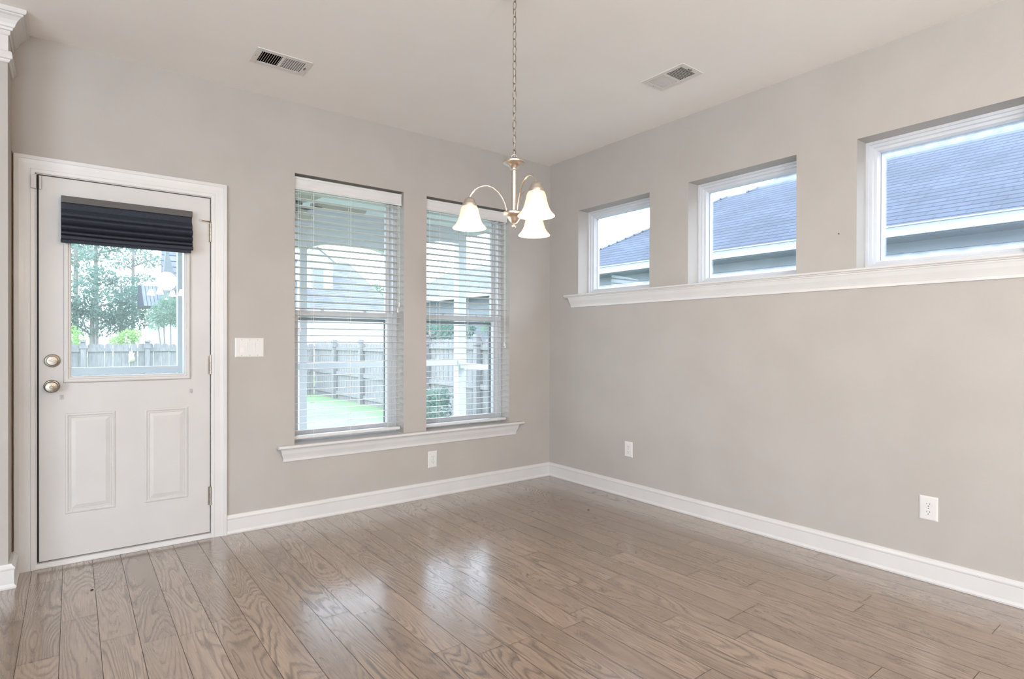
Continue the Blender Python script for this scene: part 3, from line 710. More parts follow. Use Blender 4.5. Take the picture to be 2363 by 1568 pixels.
sw = tag(empty('light_switch', (-2.4815, -0.003, 1.141)), 'white three-gang rocker light switch between the door and the tall windows', 'light switch')
a, z, w, h, b = -2.4815, 1.141, 0.169, 0.120, 0.006
mb = MB()
v = [mapY(a-w/2,z-h/2,0.0004),mapY(a+w/2,z-h/2,0.0004),mapY(a+w/2,z+h/2,0.0004),mapY(a-w/2,z+h/2,0.0004),
     mapY(a-w/2,z-h/2,0.003),mapY(a+w/2,z-h/2,0.003),mapY(a+w/2,z+h/2,0.003),mapY(a-w/2,z+h/2,0.003),
     mapY(a-w/2+b,z-h/2+b,0.0065),mapY(a+w/2-b,z-h/2+b,0.0065),mapY(a+w/2-b,z+h/2-b,0.0065),mapY(a-w/2+b,z+h/2-b,0.0065)]
mb.add(v, [(0,1,5,4),(1,2,6,5),(2,3,7,6),(3,0,4,7),(4,5,9,8),(5,6,10,9),(6,7,11,10),(7,4,8,11),(8,9,10,11),(0,3,2,1)])
mb.build('cover_plate', m_plate, sw)
for i in range(3):
    c = a+(i-1)*0.046
    mb = MB(); rect_frame(mb, c-0.0145, c+0.0145, z-0.0315, z+0.0315, [(0.0012,0.0060),(0.0012,0.0072),(0,0.0072),(0,0.0055)], mapY); mb.build('rocker_bezel', m_ventw, sw)
    on = (i == 0)
    t0, tm, t1 = (0.0070, 0.0078, 0.0125) if on else (0.0098, 0.0076, 0.0070)
    mb = MB(); q = [(-0.0305, t1), (0.0, tm), (0.0305, t0)]
    vs = [mapY(c-0.0135, z+zz, hh) for zz, hh in q]+[mapY(c+0.0135, z+zz, hh) for zz, hh in q]+[mapY(c-0.0135, z+zz, 0.004) for zz, hh in q]+[mapY(c+0.0135, z+zz, 0.004) for zz, hh in q]
    mb.add(vs, [(0,1,4,3),(1,2,5,4),(0,3,9,6),(2,8,11,5),(0,6,7,1),(1,7,8,2),(3,4,10,9),(4,5,11,10)])
    mb.build('rocker', m_plate, sw)
    for s in (-1, 1):
        mb = MB(); pts = [(0.0024*math.cos(2*PI*q_/12), 0.0024*math.sin(2*PI*q_/12)) for q_ in range(12)]
        mb.add([mapY(c+x, z+s*0.048+y, 0.0064) for x, y in pts]+[mapY(c+x*.8, z+s*0.048+y*.8, 0.0072) for x, y in pts], [(j,(j+1)%12,12+(j+1)%12,12+j) for j in range(12)]+[tuple(range(12,24))])
        mb.build('screw', m_nickel, sw)

# alarm contact on the casing, clips on the door, a nail and bits on the floor
al = tag(empty('door_sensor', (-3.520, -0.02, 1.995)), 'small white two-piece alarm contact at the top left of the door', 'sensor')
mb = MB(); mb.box(-3.528, -3.5065, -0.027, -0.011, 1.960, 2.030); mb.build('sensor_body', m_door, al, bevel=0.002)
mb = MB(); mb.box(-3.4955, -3.486, -0.010, 0.0032, 1.962, 2.028); mb.build('magnet', m_door, al, bevel=0.002)
for (cx, cz, lab) in ((-3.405, 0.884, 'clear adhesive hook on the door just below the knob'), (-2.803, 0.886, 'clear adhesive hook on the door near the middle hinge')):
    h_ = MB(); h_.box(cx-0.008, cx+0.008, -0.0005, 0.0032, cz-0.012, cz+0.012)
    h_.tube([(cx,-0.001,cz+0.008),(cx,-0.007,cz+0.002),(cx,-0.012,cz-0.004),(cx,-0.010,cz-0.010),(cx,-0.005,cz-0.0115)], 0.0014, 6)
    h_.tube([(cx-0.005,-0.0012,cz+0.010),(cx+0.005,-0.0012,cz+0.010)], 0.0012, 6)
    tag(h_.build('adhesive_hook', m_clear), lab, 'hook', 'clear hooks on the door')
mb = MB(); mb.tube([(0.004,-2.417,1.779),(-0.008,-2.418,1.781),(-0.0085,-2.418,1.7812)], [0.0018,0.0018,0.0036], 8)
tag(mb.build('nail', m_slot), 'tiny dark nail in the wall between the two larger high windows', 'nail')
m_leaf = mottled('dry_leaf', (0.10,0.03,0.015), (0.16,0.06,0.03), 60, 0.7)
mb = MB()
for j in range(5):
    t = j*1.3; r = 0.011
    mb.add([(-0.482+r*math.cos(t),-0.968+r*math.sin(t),0.001),(-0.482+r*.4*math.cos(t+.5),-0.968+r*.4*math.sin(t+.5),0.006),(-0.482,-0.968,0.002),(-0.482+r*.6*math.cos(t-.6),-0.968+r*.6*math.sin(t-.6),0.005)], [(0,1,2,3)])
tag(mb.build('dry_leaf', m_leaf), 'tiny curled reddish dry leaf on the floor near the room corner', 'leaf')
mb = MB(); mb.lathe([(0.0005,0.0004),(0.006,0.0006),(0.007,0.003),(0.003,0.005),(0.0005,0.005)], (-3.287,-0.48,0), 9)
tag(mb.build('crumb', m_slot), 'tiny black crumb on the floor in front of the door', 'crumb')

# second chandelier in the open room behind the camera (it shows mirrored in the door glass)
k2 = tag(empty('kitchen_chandelier', (-2.36, -5.0, 1.7)), 'chandelier with four small lit shades, seen mirrored in the door glass', 'chandelier')
m_s2 = emis('lit_fabric_shade', (1.0, 0.80, 0.60), 16)
mb = MB(); mb.tube([(-2.36,-5.0,H-0.001),(-2.36,-5.0,1.70)], 0.006, 10); mb.lathe([(0.001,1.70),(0.03,1.71),(0.04,1.73),(0.01,1.76)], (-2.36,-5.0,0), 24); mb.build('stem', m_chain, k2)
for q in range(4):
    t = q*PI/2+0.5; ex, ey = 0.19*math.cos(t), 0.19*math.sin(t)
    mb = MB(); mb.tube([(-2.36,-5.0,1.73),(-2.36+ex*.5,-5.0+ey*.5,1.70),(-2.36+ex*.95,-5.0+ey*.95,1.73),(-2.36+ex,-5.0+ey,1.78)], 0.005, 8); mb.build('arm', m_chain, k2)
    mb = MB(); mb.lathe([(0.020,1.87),(0.046,1.79),(0.044,1.79),(0.018,1.868)], (-2.36+ex,-5.0+ey,0), 24, closed=True); mb.build('lamp_shade', m_s2, k2)
point('ceiling_uplight_fill', (-2.36,-5.0,1.98), 150, (1.0,0.88,0.74), 0.12)  # added uplight above the shades, brightens ceiling and walls

# ================================================================== OUTSIDE
m_white_ext = mottled('white_exterior_paint', (0.530,0.537,0.544), (0.558,0.564,0.571), 5, 0.5)
m_porchceil = mottled('porch_ceiling_paint', (0.598,0.605,0.612), (0.612,0.619,0.626), 5, 0.6, stretch=(1,20,1))
m_conc = mottled('concrete', (0.354,0.347,0.333), (0.394,0.388,0.374), 8, 0.8)
m_fence = mottled('weathered_fence_wood', (0.163,0.153,0.150), (0.238,0.224,0.221), 5, 0.85, stretch=(5,5,0.7), bump=0.4, bscale=20)
m_fan = mottled('tan_fan_blade', (0.286,0.224,0.184), (0.340,0.272,0.224), 30, 0.6, stretch=(8,8,8))
m_fanmetal = mat('dark_fan_bracket', (0.041,0.048,0.048), 0.4, 0.8)

# ground
gm_ = MB(); gm_.box(-40, 50, TL+0.02, 80, -0.75, -0.66)
def grass_mat():
    m = mottled('lawn_grass', (0.116,0.190,0.082), (0.163,0.252,0.116), 1.2, 0.9, bump=0.6, bscale=40); return m
m_grass = grass_mat()
tag(gm_.build('lawn', m_grass), kind='structure')
m_gravel = mottled('side_yard_gravel', (0.150,0.143,0.143), (0.218,0.211,0.211), 18, 0.9)
mb = MB(); mb.box(-5.2, 1.25, TL+0.001, 3.40, -0.66, -0.02)
tag(mb.build('porch_floor', m_conc), kind='structure')
# side strip outside the right wall
mb = MB(); mb.box(TR+0.02, 50, -30, TL+0.02, -0.75, -0.66); tag(mb.build('side_yard', m_gravel), kind='structure')

# porch posts
PY = 3.3
for k, (px, wd, lab) in enumerate(((-2.41,0.09,'white porch post seen at the right edge of the door glass'), (-1.125,0.09,'white porch post seen at the left side of the first tall window'), (0.08,0.09,'white porch post behind the wall between the two tall windows'), (1.15,0.13,'wider white corner post of the porch seen through the second tall window'))):
    p = tag(empty('porch_post', (px, PY, -0.02)), lab, 'post', 'white porch posts')
    mb = MB(); mb.box(px-wd/2, px+wd/2, PY-wd/2, PY+wd/2, -0.02, 2.9); mb.build('shaft', m_white_ext, p)
    mb = MB(); mb.box(px-wd/2-0.015, px+wd/2+0.015, PY-wd/2-0.015, PY+wd/2+0.015, -0.02, 0.10); mb.build('base_trim', m_white_ext, p)
# rail
for (q0, q1, lab) in ((-5.1,-2.456,'white porch rail seen low in the door glass'), (-2.364,-1.171,'white porch rail between the door glass and the first tall window'), (-1.079,0.034,'white porch rail crossing the fence in the first tall window'), (0.126,1.084,'white porch rail left of the corner post in the second tall window')):
    mb = MB(); mb.box(q0, q1, PY-0.043, PY+0.043, 0.845, 0.915)
    tag(mb.build('porch_rail', m_white_ext), lab, 'rail', 'white porch rails')
mb = MB(); mb.box(1.105, 1.195, TL+0.02, PY-0.07, 0.800, 0.870)
tag(mb.build('porch_rail', m_white_ext), 'short white porch rail from the corner post back to the house', 'rail', 'white porch rails')
# arched header
pr_ = tag(empty('porch_roof', (-1.5, 1.8, 2.8)), 'white porch roof with arched header and boarded ceiling', 'roof')
def arch_strip(mb, x0, x1, fn, y0, y1, ztop, n=16):
    vs = []
    for i in range(n+1):
        x = x0+(x1-x0)*i/n; z = fn(i/n); vs += [(x,y0,z),(x,y1,z),(x,y1,ztop),(x,y0,ztop)]
    fs = []
    for i in range(n):
        for k in range(4):
            fs.append((i*4+k, i*4+(k+1) % 4, (i+1)*4+(k+1) % 4, (i+1)*4+k))
    fs += [(0,1,2,3), tuple(n*4+k for k in range(4))]
    mb.add(vs, fs)
def archf(base, rise): return lambda t: base + rise*(1-abs(2*t-1)**4)
for (x0, x1, fn) in ((-5.1,-2.455,archf(2.30,0.10)), (-2.365,-1.17,archf(2.30,0.11)), (-1.08,0.035,archf(2.30,0.105)), (0.125,1.085,lambda t: 2.42+0.22*math.sin(t*PI/2))):
    mb = MB(); arch_strip(mb, x0, x1, fn, PY-0.055, PY+0.055, 2.9); mb.build('arched_header', m_white_ext, pr_)
mb = MB(); mb.box(1.10, 1.20, TL+0.02, PY-0.07, 2.72, 2.9); mb.build('side_header', m_white_ext, pr_)
mb = MB(); mb.box(-5.1, 1.085, PY-0.075, PY-0.055, 2.60, 2.63); mb.build('header_trim', m_white_ext, pr_)
mb = MB(); mb.box(-5.3, 1.55, TL+0.02, PY+0.35, 2.80, 2.95); mb.build('porch_ceiling', m_porchceil, pr_)

# ceiling fan
fn_ = tag(empty('ceiling_fan', (-1.86, 1.30, 2.36)), 'porch ceiling fan with tan blades seen through the top of the first tall window', 'fan')
mb = MB(); mb.tube([(-1.86,1.30,2.80),(-1.86,1.30,2.44)], 0.014, 10); mb.build('downrod', m_fanmetal, fn_)
mb = MB(); mb.lathe([(0.03,2.46),(0.09,2.44),(0.11,2.40),(0.10,2.355),(0.05,2.33),(0.001,2.33)], (-1.86,1.30,0), 28); mb.build('motor', m_fanmetal, fn_, smooth=True)
for k in range(5):
    t = math.radians(-12+72*k); d = Vector((math.cos(t), math.sin(t), 0)); s_ = Vector((-math.sin(t), math.cos(t), -0.21))
    c0 = Vector((-1.86, 1.30, 2.375))
    prof = [(0.17,0.045),(0.24,0.062),(0.40,0.070),(0.55,0.072),(0.635,0.066),(0.655,0.045),(0.66,0.0),(0.655,-0.045),(0.635,-0.066),(0.55,-0.072),(0.40,-0.070),(0.24,-0.062),(0.17,-0.045)]
    n_ = len(prof); top = [c0+d*a_+s_*b_+Vector((0,0,0.004)) for a_, b_ in prof]; bot = [c0+d*a_+s_*b_-Vector((0,0,0.004)) for a_, b_ in prof]
    mb = MB(); mb.add(top+bot, [tuple(range(n_)), tuple(range(2*n_-1, n_-1, -1))]+[(i,(i+1)%n_,n_+(i+1)%n_,n_+i) for i in range(n_)]); bl = mb.build('blade', m_fan, fn_)
    mb = MB(); mb.tube([c0+d*0.08-Vector((0,0,0.02)), c0+d*0.14-Vector((0,0,0.03)), c0+d*0.22-Vector((0,0,0.012)), c0+d*0.27-Vector((0,0,0.008))], [0.010,0.012,0.013,0.008], 8); mb.build('blade_bracket', m_fanmetal, fn_)

# fences
def fence(p0, p1, ztop, zbot, label, posts, seed, name='wooden_fence', flip=1):
    p0, p1 = Vector((*p0, 0)), Vector((*p1, 0)); d = (p1-p0); Ln = d.length; d.normalize(); nrm = Vector((-d.y, d.x, 0))*flip
    root = tag(empty(name, (p0.x, p0.y, zbot)), label, 'fence')
    rg = random.Random(seed); mb = MB(); w = 0.20; t = 0; pick = []
    while t < Ln-0.05:
        jt = rg.uniform(-0.012, 0.012); ww = w-0.014; c = 0.045
        prof = [(t,zbot),(t+ww,zbot),(t+ww,ztop+jt-c),(t+ww-c*0.5,ztop+jt-c*0.25),(t+ww-c,ztop+jt),(t+c,ztop+jt),(t+c*0.5,ztop+jt-c*0.25),(t,ztop+jt-c)]
        k = len(prof)
        A = [p0+d*a_+nrm*0.0+Vector((0,0,z_)) for a_, z_ in prof]; B = [p0+d*a_+nrm*-0.018+Vector((0,0,z_)) for a_, z_ in prof]
        mb.add(A+B, [tuple(range(k)), tuple(range(2*k-1,k-1,-1))]+[(i,(i+1)%k,k+(i+1)%k,k+i) for i in range(k)])
        t += w
    mb.build('pickets', m_fence, root)
    for zr in (ztop-0.17, (ztop+zbot)/2-0.06, zbot+0.20):
        mb = MB(); A = p0+nrm*0.002; B = p1+nrm*0.002
        vs = []
        for q in (A, B):
            for (o_, z_) in ((0,-0.055),(0.045,-0.055),(0.045,0.055),(0,0.055)): vs.append(q+nrm*o_+Vector((0,0,zr+z_)))
        mb.add(vs, [(0,1,2,3),(4,5,6,7),(0,1,5,4),(1,2,6,5),(2,3,7,6),(3,0,4,7)]); mb.build('rail', m_fence, root)
    for s in posts:
        c = p0+d*s+nrm*0.075; mb = MB()
        mb.box(c.x-0.06, c.x+0.06, c.y-0.06, c.y+0.06, zbot-0.02, ztop+0.05)
        mb.box(c.x-0.085, c.x+0.085, c.y-0.085, c.y+0.085, ztop-0.13, ztop-0.04)
        mb.box(c.x-0.09, c.x+0.09, c.y-0.09, c.y+0.09, ztop+0.05, ztop+0.075); mb.box(c.x-0.065, c.x+0.065, c.y-0.065, c.y+0.065, ztop+0.075, ztop+0.105)
        mb.build('post', m_fence, root)
ZG = -0.66
fence((-12, 16.4), (3.25, 16.4), 1.10, ZG, 'weathered wooden back fence parallel to the house, seen through the door glass', [0.1,2.3,4.5,6.7,8.9,10.43,13.0], 3, flip=-1)
fence((3.48, 16.6), (3.48, 9.66), 1.13, ZG, 'weathered wooden side fence running back from the corner, seen through the first tall window', [2.15,4.3,6.4], 5, flip=-1)
fence((3.55, 9.6), (3.55, 1.2), 1.24, ZG, 'nearer taller stretch of wooden side fence, seen through the second tall window', [1.1,3.3,5.5,7.6], 6, flip=-1)

# little bag hanging on the back fence
m_bag = mat('pale_yellow_plastic', (0.422,0.422,0.286), 0.4)
mb = MB()
pts = [(-0.02,0.17),(0.02,0.17),(0.03,0.10),(0.075,0.12),(0.06,0.02),(0.085,-0.08),(0.06,-0.14),(-0.01,-0.16),(-0.09,-0.19),(-0.08,-0.04),(-0.09,0.05)]
k = len(pts)
mb.add([(-1.955+x,16.315,0.73+z) for x,z in pts]+[(-1.955+x*0.6,16.275,0.73+z*0.6) for x,z in pts]+[(-1.955+x*0.7,16.34,0.73+z*0.7) for x,z in pts], [(i,(i+1)%k,k+(i+1)%k,k+i) for i in range(k)]+[(i,(i+1)%k,2*k+(i+1)%k,2*k+i) for i in range(k)]+[tuple(range(k,2*k)), tuple(range(2*k,3*k))])
mb.tube([(-1.955,16.31,0.89),(-1.955,16.345,0.99)], 0.008, 6)
tag(mb.build('plastic_bag', m_bag), 'small pale plastic bag hanging on the back fence, seen through the door glass', 'bag')

# shingle and siding materials
def brickish(name, c1, c2, cm, scale, rh, bw, vec='roofX', rough=0.85):
    m = mat(name, c1, rough, spec=0.3); b = m.node_tree.nodes['Principled BSDF']
    t = N(m, 'ShaderNodeTexCoord'); s3 = N(m, 'ShaderNodeSeparateXYZ'); cb = N(m, 'ShaderNodeCombineXYZ'); L(m, t.outputs['Object'], s3.inputs[0])
    hx = {'roofX': ('Y','X'), 'roofY': ('X','Y')}[vec]
    L(m, s3.outputs[hx[0]], cb.inputs['X']); L(m, s3.outputs[hx[1]], cb.inputs['Y'])
    br = N(m, 'ShaderNodeTexBrick'); br.inputs['Scale'].default_value = scale; br.inputs['Color1'].default_value = (*c1,1); br.inputs['Color2'].default_value = (*c2,1); br.inputs['Mortar'].default_value = (*cm,1)
    br.inputs['Row Height'].default_value = rh; br.inputs['Brick Width'].default_value = bw; br.inputs['Mortar Size'].default_value = 0.009; br.inputs['Mortar Smooth'].default_value = 0.1; br.offset = 0.37; br.squash = 1.0
    L(m, cb.outputs[0], br.inputs['Vector'])
    nz = N(m, 'ShaderNodeTexNoise'); nz.inputs['Scale'].default_value = 1.1; L(m, t.outputs['Object'], nz.inputs['Vector'])
    mr = N(m, 'ShaderNodeMapRange'); mr.inputs['From Min'].default_value = 0.3; mr.inputs['From Max'].default_value = 0.7; mr.inputs['To Min'].default_value = 0.82; mr.inputs['To Max'].default_value = 1.15; L(m, nz.outputs['Fac'], mr.inputs['Value'])
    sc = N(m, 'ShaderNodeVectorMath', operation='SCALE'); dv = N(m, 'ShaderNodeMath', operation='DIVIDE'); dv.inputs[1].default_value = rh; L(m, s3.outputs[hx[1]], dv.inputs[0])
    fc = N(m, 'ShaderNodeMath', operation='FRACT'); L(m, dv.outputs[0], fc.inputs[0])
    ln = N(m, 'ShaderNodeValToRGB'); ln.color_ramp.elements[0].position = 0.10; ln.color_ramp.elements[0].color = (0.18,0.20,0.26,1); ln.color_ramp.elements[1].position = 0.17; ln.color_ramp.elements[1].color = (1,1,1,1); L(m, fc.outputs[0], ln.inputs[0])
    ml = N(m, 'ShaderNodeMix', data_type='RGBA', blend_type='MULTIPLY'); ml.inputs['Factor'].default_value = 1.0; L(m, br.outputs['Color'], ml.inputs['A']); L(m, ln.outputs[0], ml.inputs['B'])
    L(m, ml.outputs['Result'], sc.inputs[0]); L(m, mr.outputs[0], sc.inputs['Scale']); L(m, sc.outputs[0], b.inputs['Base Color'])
    return m
m_shing = brickish('blue_grey_shingles', (0.047,0.054,0.076), (0.058,0.067,0.092), (0.033,0.040,0.058), 1.0, 0.123, 0.32)
m_shing2 = brickish('pale_grey_shingles', (0.136,0.139,0.160), (0.156,0.160,0.180), (0.109,0.112,0.129), 1.0, 0.123, 0.6, 'roofY')
m_shing3 = brickish('slate_shingles', (0.129,0.136,0.153), (0.146,0.153,0.170), (0.095,0.105,0.122), 1.0, 0.123, 0.5)
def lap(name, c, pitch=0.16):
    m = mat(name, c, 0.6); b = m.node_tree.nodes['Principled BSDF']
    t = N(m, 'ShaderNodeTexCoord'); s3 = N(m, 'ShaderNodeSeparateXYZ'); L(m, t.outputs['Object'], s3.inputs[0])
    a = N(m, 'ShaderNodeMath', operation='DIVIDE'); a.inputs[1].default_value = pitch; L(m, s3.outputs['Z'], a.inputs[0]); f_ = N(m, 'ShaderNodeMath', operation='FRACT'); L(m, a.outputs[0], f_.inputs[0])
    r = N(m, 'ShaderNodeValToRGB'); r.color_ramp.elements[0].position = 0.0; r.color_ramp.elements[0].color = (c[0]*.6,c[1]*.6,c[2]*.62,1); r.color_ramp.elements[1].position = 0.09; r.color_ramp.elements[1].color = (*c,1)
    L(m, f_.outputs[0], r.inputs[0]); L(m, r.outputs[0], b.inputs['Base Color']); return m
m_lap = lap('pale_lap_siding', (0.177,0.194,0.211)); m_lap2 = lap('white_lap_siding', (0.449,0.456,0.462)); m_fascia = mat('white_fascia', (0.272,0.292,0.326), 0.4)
m_lap3 = lap('grey_gable_siding', (0.116,0.126,0.136)); m_soffit = mottled('grey_soffit', (0.245,0.272,0.299), (0.272,0.299,0.326), 4, 0.6)
m_winext = mat('dim_window_glass', (0.136,0.156,0.184), 0.1)

# neighbour to the right: seen through the three high windows
nb = tag(empty('neighbor_house', (9, -2, ZG)), 'neighbouring house with blue-grey shingle roof seen through the high windows', 'house')
EX, EZ, S = 4.8, 2.62, 0.58
def rp(x, y): return (x, y, EZ+S*(x-EX))
mb = MB()
# near slope: eave, lower hip, short ridge, upper hip
A_ = rp(EX, 6.02); Bp = rp(7.63, 3.05); Bq = rp(7.63, 2.62); Cp = rp(10.8, -0.55); Dp = rp(10.8, -14); Ep = rp(EX, -14)
vs = [A_, Bp, Bq, Cp, Dp, Ep]; mb.add(vs, [(0,1,2,3,4,5)])
def under(v): return (v[0], v[1], v[2]-0.05)
mb.add([under(v) for v in vs], [(0,1,2,3,4,5)])
mb.build('roof', m_shing, nb)
mb = MB()
mb.add([A_, Bp, (10.4, 6.02, EZ)], [(0,1,2)]); mb.add([Bp, Bq, (12.5,2.62,EZ+S*2.83), (12.5,3.05,EZ+S*2.83)], [(0,1,2,3)])
mb.add([Bq, Cp, (14.0,2.62,EZ+S*2.83)], [(0,1,2)]); mb.add([Cp, Dp, (16.8,-14,EZ),(16.8,-0.55,EZ)], [(0,1,2,3)])
mb.build('roof_far_side', m_shing, nb)
for (P0, P1) in ((A_, Bp), (Bq, Cp)):
    mb = MB(); mb.tube([(P0[0],P0[1],P0[2]+0.0),(P1[0],P1[1],P1[2]+0.0)], 0.035, 6); mb.build('hip_cap', m_shing3, nb)
mb = MB(); mb.prism([(0,0),(-0.075,0.0),(-0.095,-0.03),(-0.095,-0.045),(-0.085,-0.05),(-0.105,-0.055),(-0.11,-0.01),(-0.125,-0.005),(-0.125,0.012),(0,0.012)], lambda p, a: (EX+0.02+p[0], a, EZ+p[1]), -14, 6.05)
mb.box(EX-0.09, EX+0.02, -14, 6.05, EZ-0.125, EZ-0.045)
mb.build('gutter', m_fascia, nb)
mb = MB(); mb.box(EX-0.01, EX+0.5, -14, 6.0, EZ-0.135, EZ-0.12)
y = -14
while y < 6: mb.box(EX+0.0, EX+0.45, y, y+0.012, EZ-0.140, EZ-0.134); y += 0.30
mb.build('soffit', m_soffit, nb)
mb = MB(); mb.box(EX+0.43, EX+0.46, -14, 5.6, EZ-0.27, EZ-0.135); mb.box(EX+0.425, EX+0.46, -14, 5.6, EZ-0.155, EZ-0.135); mb.build('frieze_board', m_soffit, nb)
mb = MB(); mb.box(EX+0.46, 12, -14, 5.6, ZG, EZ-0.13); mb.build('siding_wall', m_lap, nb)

# house behind the back fence (first tall window)
h2 = tag(empty('gabled_house', (7, 27, ZG)), 'white house with gabled dormer beyond the fence, seen through the first tall window', 'house')
S2 = 0.8
def r2(x, y): return (x, y, 2.9+S2*(y-25.6))
vs = [r2(2.0,25.5), r2(11.2,25.5), r2(9.45,27.5), r2(9.75,29.3), r2(8.8,29.6), r2(2.0,29.6)]
mb = MB(); mb.add(vs, [(0,1,2,3,4,5)]); mb.add([(v[0],v[1],v[2]-0.08) for v in vs], [(0,1,2,3,4,5)]); mb.add([r2(9.75,29.3),(11.4,33,2.9),r2(11.2,25.5),r2(9.45,27.5)], [(0,1,2,3)])
mb.add([r2(2.0,29.6), r2(8.8,29.6), r2(9.75,29.3), (11.4,34,3.0), (2.0,34,3.0)], [(0,1,2,3,4)])
mb.build('roof', m_shing2, h2)
mb = MB(); mb.box(2.0, 10.9, 25.9, 33, ZG, 3.0); mb.build('siding_wall', m_lap2, h2)
mb = MB(); mb.box(1.9, 11.2, 25.40, 25.5, 2.68, 2.84); mb.build('gutter', m_fascia, h2)
mb = MB(); gx0, gx1, gp = 6.15, 7.95, 7.05
mb.add([(gx0,27,3.7),(gx1,27,3.7),(gx1,27,5.55),(gp,27,6.22),(gx0,27,5.55),(gx0,29.5,3.7),(gx1,29.5,3.7),(gx1,29.5,5.55),(gp,29.5,6.22),(gx0,29.5,5.55)], [(0,1,2,3,4),(5,6,7,8,9),(1,6,7,2),(0,5,9,4)]); mb.build('dormer_wall', m_lap2, h2)
mb = MB()
for s in (-1, 1):
    e = (gp+s*1.08, 5.44); mb.add([(gp,26.8,6.26),(e[0],26.8,e[1]),(e[0],29.6,e[1]),(gp,29.6,6.26),(gp,26.8,6.36),(e[0],26.8,e[1]+0.1),(e[0],29.6,e[1]+0.1),(gp,29.6,6.36)], [(0,1,2,3),(4,5,6,7),(0,1,5,4),(1,2,6,5),(2,3,7,6),(3,0,4,7)])
mb.build('dormer_roof', m_white_ext, h2)
mb = MB(); mb.box(6.82, 7.46, 26.93, 26.98, 4.10, 5.20)
dwin = mb.build('dormer_window', m_fascia, h2)
mb = MB(); mb.box(6.88, 7.40, 26.90, 26.935, 4.16, 4.62); mb.box(6.88, 7.40, 26.90, 26.935, 4.68, 5.14); dg = mb.build('window_glass', m_winext, dwin); dg.matrix_parent_inverse = Matrix.Identity(4)

# house with steep gables at the right of the door glass
h4 = tag(empty('steep_gabled_house', (1.5, 22, ZG)), 'grey-roofed house with steep white gable seen at the right of the door glass', 'house')
mb = MB(); mb.add([(-0.62,22,2.4),(-0.42,23.6,5.6),(4.5,23.6,5.6),(4.5,22,2.4)], [(0,1,2,3)]); mb.add([(-0.62,22.1,2.3),(-0.42,23.7,5.5),(4.5,23.7,5.5),(4.5,22.1,2.3)], [(0,1,2,3)]); mb.build('roof', m_shing2, h4)
mb = MB(); mb.add([(-0.70,21.7,2.2),(-0.47,21.7,4.85),(-0.15,21.7,3.55),(-0.30,21.7,2.2),(-0.70,22,2.2),(-0.47,22,4.85),(-0.15,22,3.55),(-0.30,22,2.2)], [(0,1,2,3),(4,5,6,7),(0,1,5,4),(1,2,6,5),(2,3,7,6),(3,0,4,7)])
mb.build('gable_wall', m_lap3, h4)
mb = MB(); mb.add([(-0.17,21.6,2.9),(-0.12,21.6,3.2),(0.12,21.6,2.2),(-0.25,21.6,2.2),(-0.17,21.9,2.9),(-0.12,21.9,3.2),(0.12,21.9,2.2),(-0.25,21.9,2.2)], [(0,1,2,3),(4,5,6,7),(0,1,5,4),(1,2,6,5),(2,3,7,6),(3,0,4,7)]); mb.build('gable_wall', m_lap3, h4)
mb = MB(); mb.prism([(21.5,2.5),(24,2.5),(24,3.45),(22.6,3.35)], lambda p, a: (a, p[0], p[1]), -1.22, -0.60); mb.build('side_roof', m_shing3, h4)
mb = MB(); mb.box(-0.75, 4.5, 22.05, 25, ZG, 2.35); mb.build('siding_wall', m_lap2, h4)

# further house up the right side (second tall window)
h3 = tag(empty('slate_roofed_house', (8, 12, ZG)), 'house with dark slate roof seen through the second tall window', 'house')
EX3, EZ3 = 5.7, 2.61
def r3(x, y): return (x, y, EZ3+S*(x-EX3))
vs = [r3(5.7,15.2), r3(6.76,14.6), r3(7.5,14.4), r3(7.62,11.6), r3(7.62,7.2), r3(5.7,7.2)]
mb = MB(); mb.add(vs, [(0,1,2,3,4,5)]); mb.add([(v[0],v[1],v[2]-0.06) for v in vs], [(0,1,2,3,4,5)]); mb.add([r3(7.5,14.4), r3(7.62,11.6), r3(7.62,7.2), (11,7.2,2.6), (11,14.4,2.6)], [(0,1,2,3,4)]); mb.build('roof', m_shing3, h3)
mb = MB(); mb.box(5.60, 5.72, 7.2, 15.2, 2.44, 2.60); mb.build('gutter', m_fascia, h3)
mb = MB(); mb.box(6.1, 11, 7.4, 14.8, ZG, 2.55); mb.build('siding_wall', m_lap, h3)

# ------------------------------------------------------------------ trees and shrubs
def leafmat(name, c1, c2):
    m = bpy.data.materials.new(name); m.use_nodes = True; m.node_tree.nodes.clear()
    out = N(m, 'ShaderNodeOutputMaterial'); df = N(m, 'ShaderNodeBsdfDiffuse'); tl = N(m, 'ShaderNodeBsdfTranslucent'); t = N(m, 'ShaderNodeTexCoord')
    nz = N(m, 'ShaderNodeTexNoise'); nz.inputs['Scale'].default_value = 2.2; L(m, t.outputs['Object'], nz.inputs['Vector'])
    r = N(m, 'ShaderNodeValToRGB'); r.color_ramp.elements[0].position = 0.35; r.color_ramp.elements[1].position = 0.65; r.color_ramp.elements[0].color = (*c1,1); r.color_ramp.elements[1].color = (*c2,1)
    L(m, nz.outputs['Fac'], r.inputs[0]); L(m, r.outputs[0], df.inputs['Color']); L(m, r.outputs[0], tl.inputs['Color'])
    mx = N(m, 'ShaderNodeMixShader'); mx.inputs[0].default_value = 0.45; L(m, df.outputs[0], mx.inputs[1]); L(m, tl.outputs[0], mx.inputs[2]); L(m, mx.outputs[0], out.inputs[0]); return m
m_pine = leafmat('pine_needles', (0.163,0.245,0.204), (0.245,0.340,0.286))
m_broad = leafmat('dark_broad_leaves', (0.095,0.163,0.136), (0.177,0.265,0.211))
m_lime = leafmat('bright_shrub_leaves', (0.218,0.374,0.109), (0.340,0.490,0.190))
m_myrtle = leafmat('myrtle_leaves', (0.163,0.258,0.184), (0.245,0.340,0.245))
